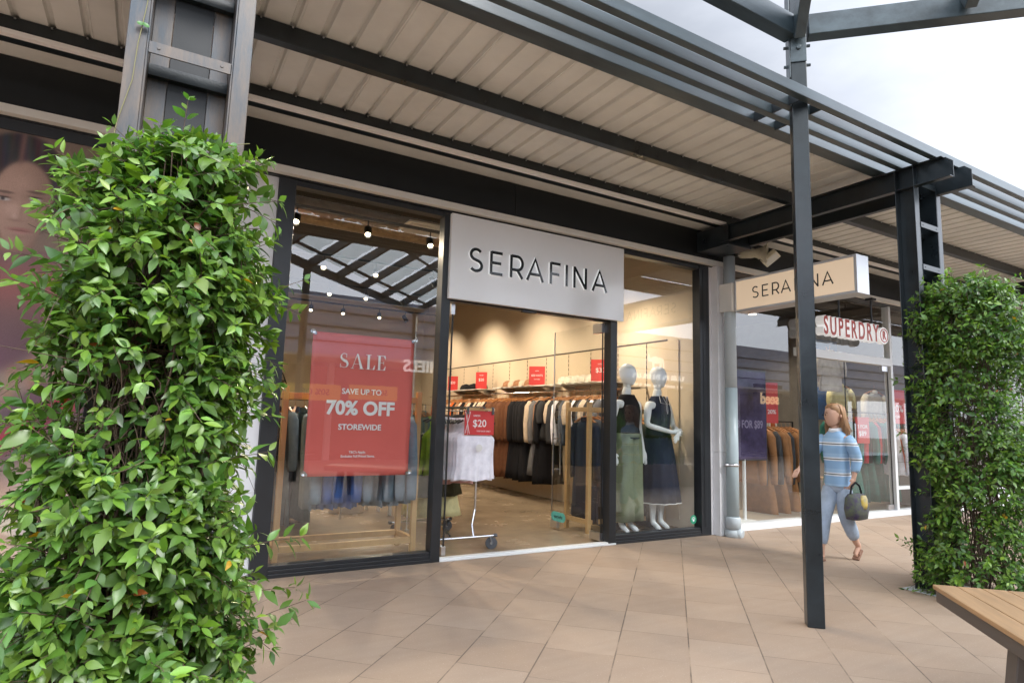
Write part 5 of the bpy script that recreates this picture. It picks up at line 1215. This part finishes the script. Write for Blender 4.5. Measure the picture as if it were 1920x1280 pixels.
m = MB(); m.lathe([(.058, -.01), (.068, .012), (.056, .035)], (0, -.015, 1.175), (0, -.15, 1), 18, False); o = m.build('collar', mat('white_collar', (.68, .70, .74), .8), pt, smooth=True); o.modifiers.new('t', 'SOLIDIFY').thickness = .005
m = MB()
m.loft([ell(0, 0, z, rx, ry, 24, .0) for z, rx, ry in ((.60, .10, .085), (.655, .118, .10), (.72, .120, .10), (.79, .110, .092))], True)
for pts, rs in ((((-.062, -.01, .70), (-.064, -.06, .58), (-.068, -.15, .40), (-.07, -.18, .27), (-.07, -.207, .13)), (.080, .084, .070, .066, .062)),
                (((.062, .005, .70), (.065, .0, .56), (.068, -.012, .40), (.070, .07, .30), (.07, .145, .18)), (.080, .084, .070, .066, .062))):
    m.tube(pts, list(rs), 16)
o = m.build('jeans', MT['jeans'], pt, smooth=True); su = o.modifiers.new('sub', 'SUBSURF'); su.levels = 1; su.render_levels = 1
MT['shoe'] = mat('tan_leather_sandal', (.24, .13, .085), .6)
for s, (hx_, tx_) in ((-.07, ((-.19, .012), (-.34, .010))), (.07, ((.212, .09), (.135, .006)))):
    m = MB(); a = Vector((s, hx_[0], hx_[1])); b = Vector((s, tx_[0], tx_[1])); m.bar(a, b, .075, .020, (0, .5, .8)); m.bar(a.lerp(b, .25)+Vector((0, 0, .03)), a.lerp(b, .8)+Vector((0, 0, .03)), .072, .016, (0, .4, .9)); m.build('sandal', MT['shoe'], pt, bevel=.006)
bag = thing('shoulder_bag', 'dark purple patterned bag hanging from the walking person\'s hand', 'bag', (5.59, -1.612, .55))
m = MB(); m.loft([ell(0, 0, z, rx, ry, 24, .02, z*8, 5) for z, rx, ry in ((-.16, .06, .03), (-.15, .13, .055), (-.06, .15, .065), (.03, .14, .055), (.07, .12, .03))])
m.build('pouch', mat('purple_pattern', (.055, .035, .10), .8, col2=(.12, .15, .07), nscale=16), bag, smooth=True)
m = MB(); m.tube([(-.09, 0, .06), (-.06, 0, .14), (0, 0, .17), (.06, 0, .14), (.09, 0, .06)], .009, 6); m.build('strap', FB['black'], bag)
m = MB(); m.loft([ell(.03, -.05, z, rx, .02, 14) for z, rx in ((-.06, .03), (-.02, .06), (.03, .055), (.06, .02))]); m.build('yellow_patch', mat('yellow_patch', (.60, .42, .04), .7, col2=(.45, .42, .30), nscale=20), bag, smooth=True)

pt.scale = (.88, .94, 1)
# ---------------------------------------------------------------- climbing vines on the ladder columns
def vine(name, label, cx, cy, hx, hy, ztop, nsh, seed, zbot=.03, lean=0, leafL=(.052, .078), hole=.62, flare=.25):
    rng = np.random.default_rng(seed)
    ph = rng.uniform(0, 6.28, (6,)); 
    def nz_(p): return (np.sin(p[:, 0]*9+ph[0])+np.sin(p[:, 1]*11+ph[1])+np.sin(p[:, 2]*7+ph[2])+np.sin(p[:, 2]*15+p[:, 0]*8+ph[3])+np.sin(p[:, 1]*19-p[:, 2]*9+ph[4]))/5
    t = thing(name, label, 'vine', (cx, cy, 0))
    # envelope samples
    n = nsh; th = rng.uniform(0, 2*np.pi, n*3); hz = rng.uniform(0, 1, n*3)**.95
    z = zbot+hz*(ztop-zbot)
    wz = 1+flare*np.exp(-((z-zbot)/.35)**2); tp = np.clip((ztop-z)/.30, 0, 1); wz = wz*(.45+.55*np.sqrt(1-(1-tp)**2))
    bul = 1+.13*np.sin(z*5.1+ph[5]+th)+.09*np.sin(z*11+2*th+ph[0])
    cs, sn = np.cos(th), np.sin(th); ex = .75
    dx = np.sign(cs)*np.abs(cs)**ex; dy = np.sign(sn)*np.abs(sn)**ex
    P = np.stack([cx+lean*z+hx*dx*wz*bul, cy+hy*dy*wz*bul, z], 1)
    # extra shoots on the top cap
    k = n//9; ct = rng.uniform(-.75, .75, (k, 2)); Pt = np.stack([cx+lean*ztop+hx*ct[:, 0], cy+hy*ct[:, 1], ztop-.10-.30*np.abs(ct[:, 0])**2+rng.normal(0, .04, k)], 1)
    O = np.stack([dx*hy/max(hx, hy), dy, np.zeros_like(dx)], 1); Ot = np.stack([ct[:, 0]*.6, ct[:, 1]*.6, np.ones(k)], 1)
    keep = nz_(P)+rng.normal(0, .22, len(P)) > -.36*hole
    P = P[keep][:n]; O = O[keep][:n]; P = np.concatenate([P, Pt]); O = np.concatenate([O, Ot])
    O /= np.linalg.norm(O, axis=1, keepdims=True)
    m = len(P)
    up_ = np.array([0, 0, 1.0])
    inner = rng.uniform(.62, .97, m)[:, None]; ctr = np.stack([np.full(m, cx)+lean*P[:, 2], np.full(m, cy), P[:, 2]-.03], 1)
    base = ctr+(P-ctr)*inner
    D = O*rng.uniform(.5, 1.1, (m, 1))+up_*rng.uniform(-.35, .75, (m, 1))+rng.normal(0, .45, (m, 3)); D /= np.linalg.norm(D, axis=1, keepdims=True)
    Ls = rng.uniform(.05, .15, m); longs = rng.random(m) < .085; Ls[longs] *= rng.uniform(1.5, 2.4, longs.sum())
    rows_t = np.array([0, .12, .35, .62, .85, 1.0]); rows_w = np.array([.03, .24, .44, .36, .15, .0])
    tv = []
    for r, wv in zip(rows_t, rows_w): tv += [(r, -wv), (r, 0), (r, wv)]
    tv = np.array(tv); NV = len(tv); fq = []
    for r in range(5):
        a = r*3; fq += [(a, a+1, a+4, a+3), (a+1, a+2, a+5, a+4)]
    fq = np.array(fq)
    LV, LC = [], []
    stems = MB()
    for i in range(m):
        d = D[i]; side = np.cross(d, up_); side /= max(1e-6, np.linalg.norm(side)); nb = np.cross(side, d)
        nn = int(2+Ls[i]/.036); roll = rng.uniform(0, np.pi)
        sag = rng.uniform(.0, .25)
        def at(s): return base[i]+d*Ls[i]*s-up_*sag*Ls[i]*s*s
        stems.tube([tuple(at(s)) for s in (-.35, .3, .65, 1.0)], [.0017, .0015, .0012, .0009], 4, False)
        vg = rng.uniform(.0, 1); hue = rng.normal(0, .12)
        for j in range(nn):
            s = .12+.88*j/max(1, nn-1); pairs = (0, np.pi) if j < nn-1 else (0, np.pi*.5, np.pi, np.pi*1.5)
            for pa in pairs:
                if rng.random() < .10: continue
                a = roll+pa+(j % 2)*np.pi/2*.8+rng.normal(0, .3)
                lat = np.cos(a)*side+np.sin(a)*nb
                ld = d*rng.uniform(.25, .7)+lat*rng.uniform(.7, 1.0)+O[i]*.25-up_*rng.uniform(.0, .5)+rng.normal(0, .15, 3); ld /= np.linalg.norm(ld)
                nrm = up_*rng.uniform(.45, 1.0)+O[i]*rng.uniform(.2, .9)+rng.normal(0, .28, 3); nrm -= ld*nrm.dot(ld); nrm /= max(1e-6, np.linalg.norm(nrm)); sv = np.cross(ld, nrm)
                L = rng.uniform(*leafL)*(.75 if j == nn-1 else 1.0)*(.65+.6*rng.random()); W = L*rng.uniform(.44, .64)
                cup = rng.uniform(.05, .35); droop = rng.uniform(.05, .38); tw = rng.normal(0, .25)
                tt = tv[:, 0]; ww = tv[:, 1]
                p0 = at(s)+ld*.006
                wx = ww*W; zz = np.abs(ww)*W*cup-droop*L*tt*tt; sx_ = wx*np.cos(tw*tt); zz = zz+wx*np.sin(tw*tt)
                LV.append(p0+np.outer(tt*L, ld)+np.outer(sx_, sv)+np.outer(zz, nrm))
                young = (j >= nn-2)*rng.random()*.6+.25*vg
                c = np.array([.056, .134, .026])*(1-young)+np.array([.185, .30, .038])*young; c = c*np.clip(1+rng.normal(0, .22)+hue*.7, .45, 1.6)*np.array([1+rng.normal(0, .06), 1, 1+rng.normal(0, .15)])
                rr = rng.random()
                if rr < .0016: c = np.array([.42, .24, .02])
                elif rr < .0026: c = np.array([.33, .10, .03])
                cc = np.repeat(c[None], NV, 0)*(1+.10*(np.abs(ww) < .01)[:, None])
                LC.append(cc)
    V = np.concatenate(LV); nl = len(LV); C = np.clip(np.concatenate(LC), .004, .8)
    F = (fq[None]+np.arange(nl)[:, None, None]*NV).reshape(-1, 4)
    V = V-np.array([cx, cy, 0])
    me = bpy.data.meshes.new('leaves'); me.vertices.add(len(V)); me.vertices.foreach_set('co', V.astype(np.float32).ravel())
    me.loops.add(F.size); me.loops.foreach_set('vertex_index', F.ravel().astype(np.int32)); me.polygons.add(len(F)); me.polygons.foreach_set('loop_start', np.arange(0, F.size, 4, dtype=np.int32)); me.polygons.foreach_set('use_smooth', np.ones(len(F), bool)); me.update(calc_edges=True)
    ca = me.color_attributes.new('Col', 'FLOAT_COLOR', 'POINT'); ca.data.foreach_set('color', np.concatenate([C, np.ones((len(C), 1))], 1).astype(np.float32).ravel())
    me.materials.append(MT['leaf']); obj('leaves', me, t)
    # woody stems
    for q in range(90):
        a = rng.uniform(0, 2*np.pi); rr = rng.uniform(.25, .95); x, y = cx+hx*rr*np.cos(a)*.85, cy+hy*rr*np.sin(a)*.85
        z0 = 0.0 if q < 26 else rng.uniform(0, ztop*.85); L = rng.uniform(.35, 1.3) if q >= 26 else rng.uniform(.8, ztop*.95); ns = max(4, int(L/.09)); pts = []
        x2, y2 = x, y
        for s in range(ns+1):
            zc = z0+L*s/ns
            if zc > ztop-.05: break
            pts.append((x2+lean*zc, y2, zc)); x2 += rng.normal(0, .016); y2 += rng.normal(0, .016)
        if len(pts) > 3: stems.tube(pts, list(np.linspace(.0075 if q < 26 else .0034, .0020, len(pts))), 5, False)
    for q in range(420):          # tangle of fine dry twigs in the heart
        a = rng.uniform(0, 2*np.pi); rr = rng.uniform(.2, .98); p = np.array([cx+hx*rr*np.cos(a), cy+hy*rr*np.sin(a), rng.uniform(.02, ztop-.2)]); dd = rng.normal(0, 1, 3)*np.array([1, 1, 1.3]); dd /= np.linalg.norm(dd); L = rng.uniform(.08, .26); b = rng.normal(0, .25, 3)
        stems.tube([tuple(p+dd*L*s+b*L*s*s) for s in (0, .35, .7, 1)], [.0018, .0016, .0012, .0009], 4, False)
    stems.v = [(a-cx, b-cy, c) for a, b, c in stems.v]
    stems.build('stems', MT['stem'], t, smooth=True)
    return t, nl
vl, n1 = vine('climbing_vine', 'large dense green vine on the near ladder column at the left', -.012, -2.64, .262, .215, 2.05, 2150, 11, leafL=(.036, .068), flare=.12, hole=.5)
vr, n2_ = vine('climbing_vine', 'green vine on the ladder column beside the bench at the right', 5.47, -2.66, .35, .30, 2.33, 2500, 23, hole=.2, leafL=(.036, .058))
print('leaves', n1, n2_)
# loose tendrils climbing the bare steel above the near vine
t = thing('vine_tendril', 'thin bare tendrils with a few round leaves climbing the near column', 'tendril', (0, 0, 0))
m = MB(); lv = MB(); rng = random.Random(5)
for pts in ([(-.20, -2.46, 2.05), (-.185, -2.455, 2.2), (-.155, -2.455, 2.36), (-.150, -2.455, 2.5), (-.135, -2.455, 2.66), (-.13, -2.455, 2.9)], [(.10, -2.47, 2.02), (.13, -2.48, 2.12), (.19, -2.47, 2.20), (.245, -2.455, 2.225)], [(.14, -2.48, 2.0), (.20, -2.46, 2.08), (.245, -2.46, 2.12)], [(-.05, -2.5, 2.1), (-.02, -2.49, 2.2), (.05, -2.49, 2.19), (.12, -2.48, 2.2)]):
    m.tube(pts, .0016, 5, False)
    for a, b in zip(pts[:-1], pts[1:]):
        for k in range(2):
            if rng.random() < .6:
                s = rng.random(); p = Vector(a).lerp(Vector(b), s)+Vector((rng.uniform(-.012, .012), -.004, 0)); r = rng.uniform(.008, .014)
                lv.lathe([(.001, 0), (r*.7, .001), (r, .002)], p, (rng.uniform(-.4, .4), -1, .5), 10, False)
m.build('tendrils', mat('green_tendril', (.16, .15, .05), .6), t); lv.build('small_leaves', mat('small_round_leaf', (.05, .14, .03), .4), t)
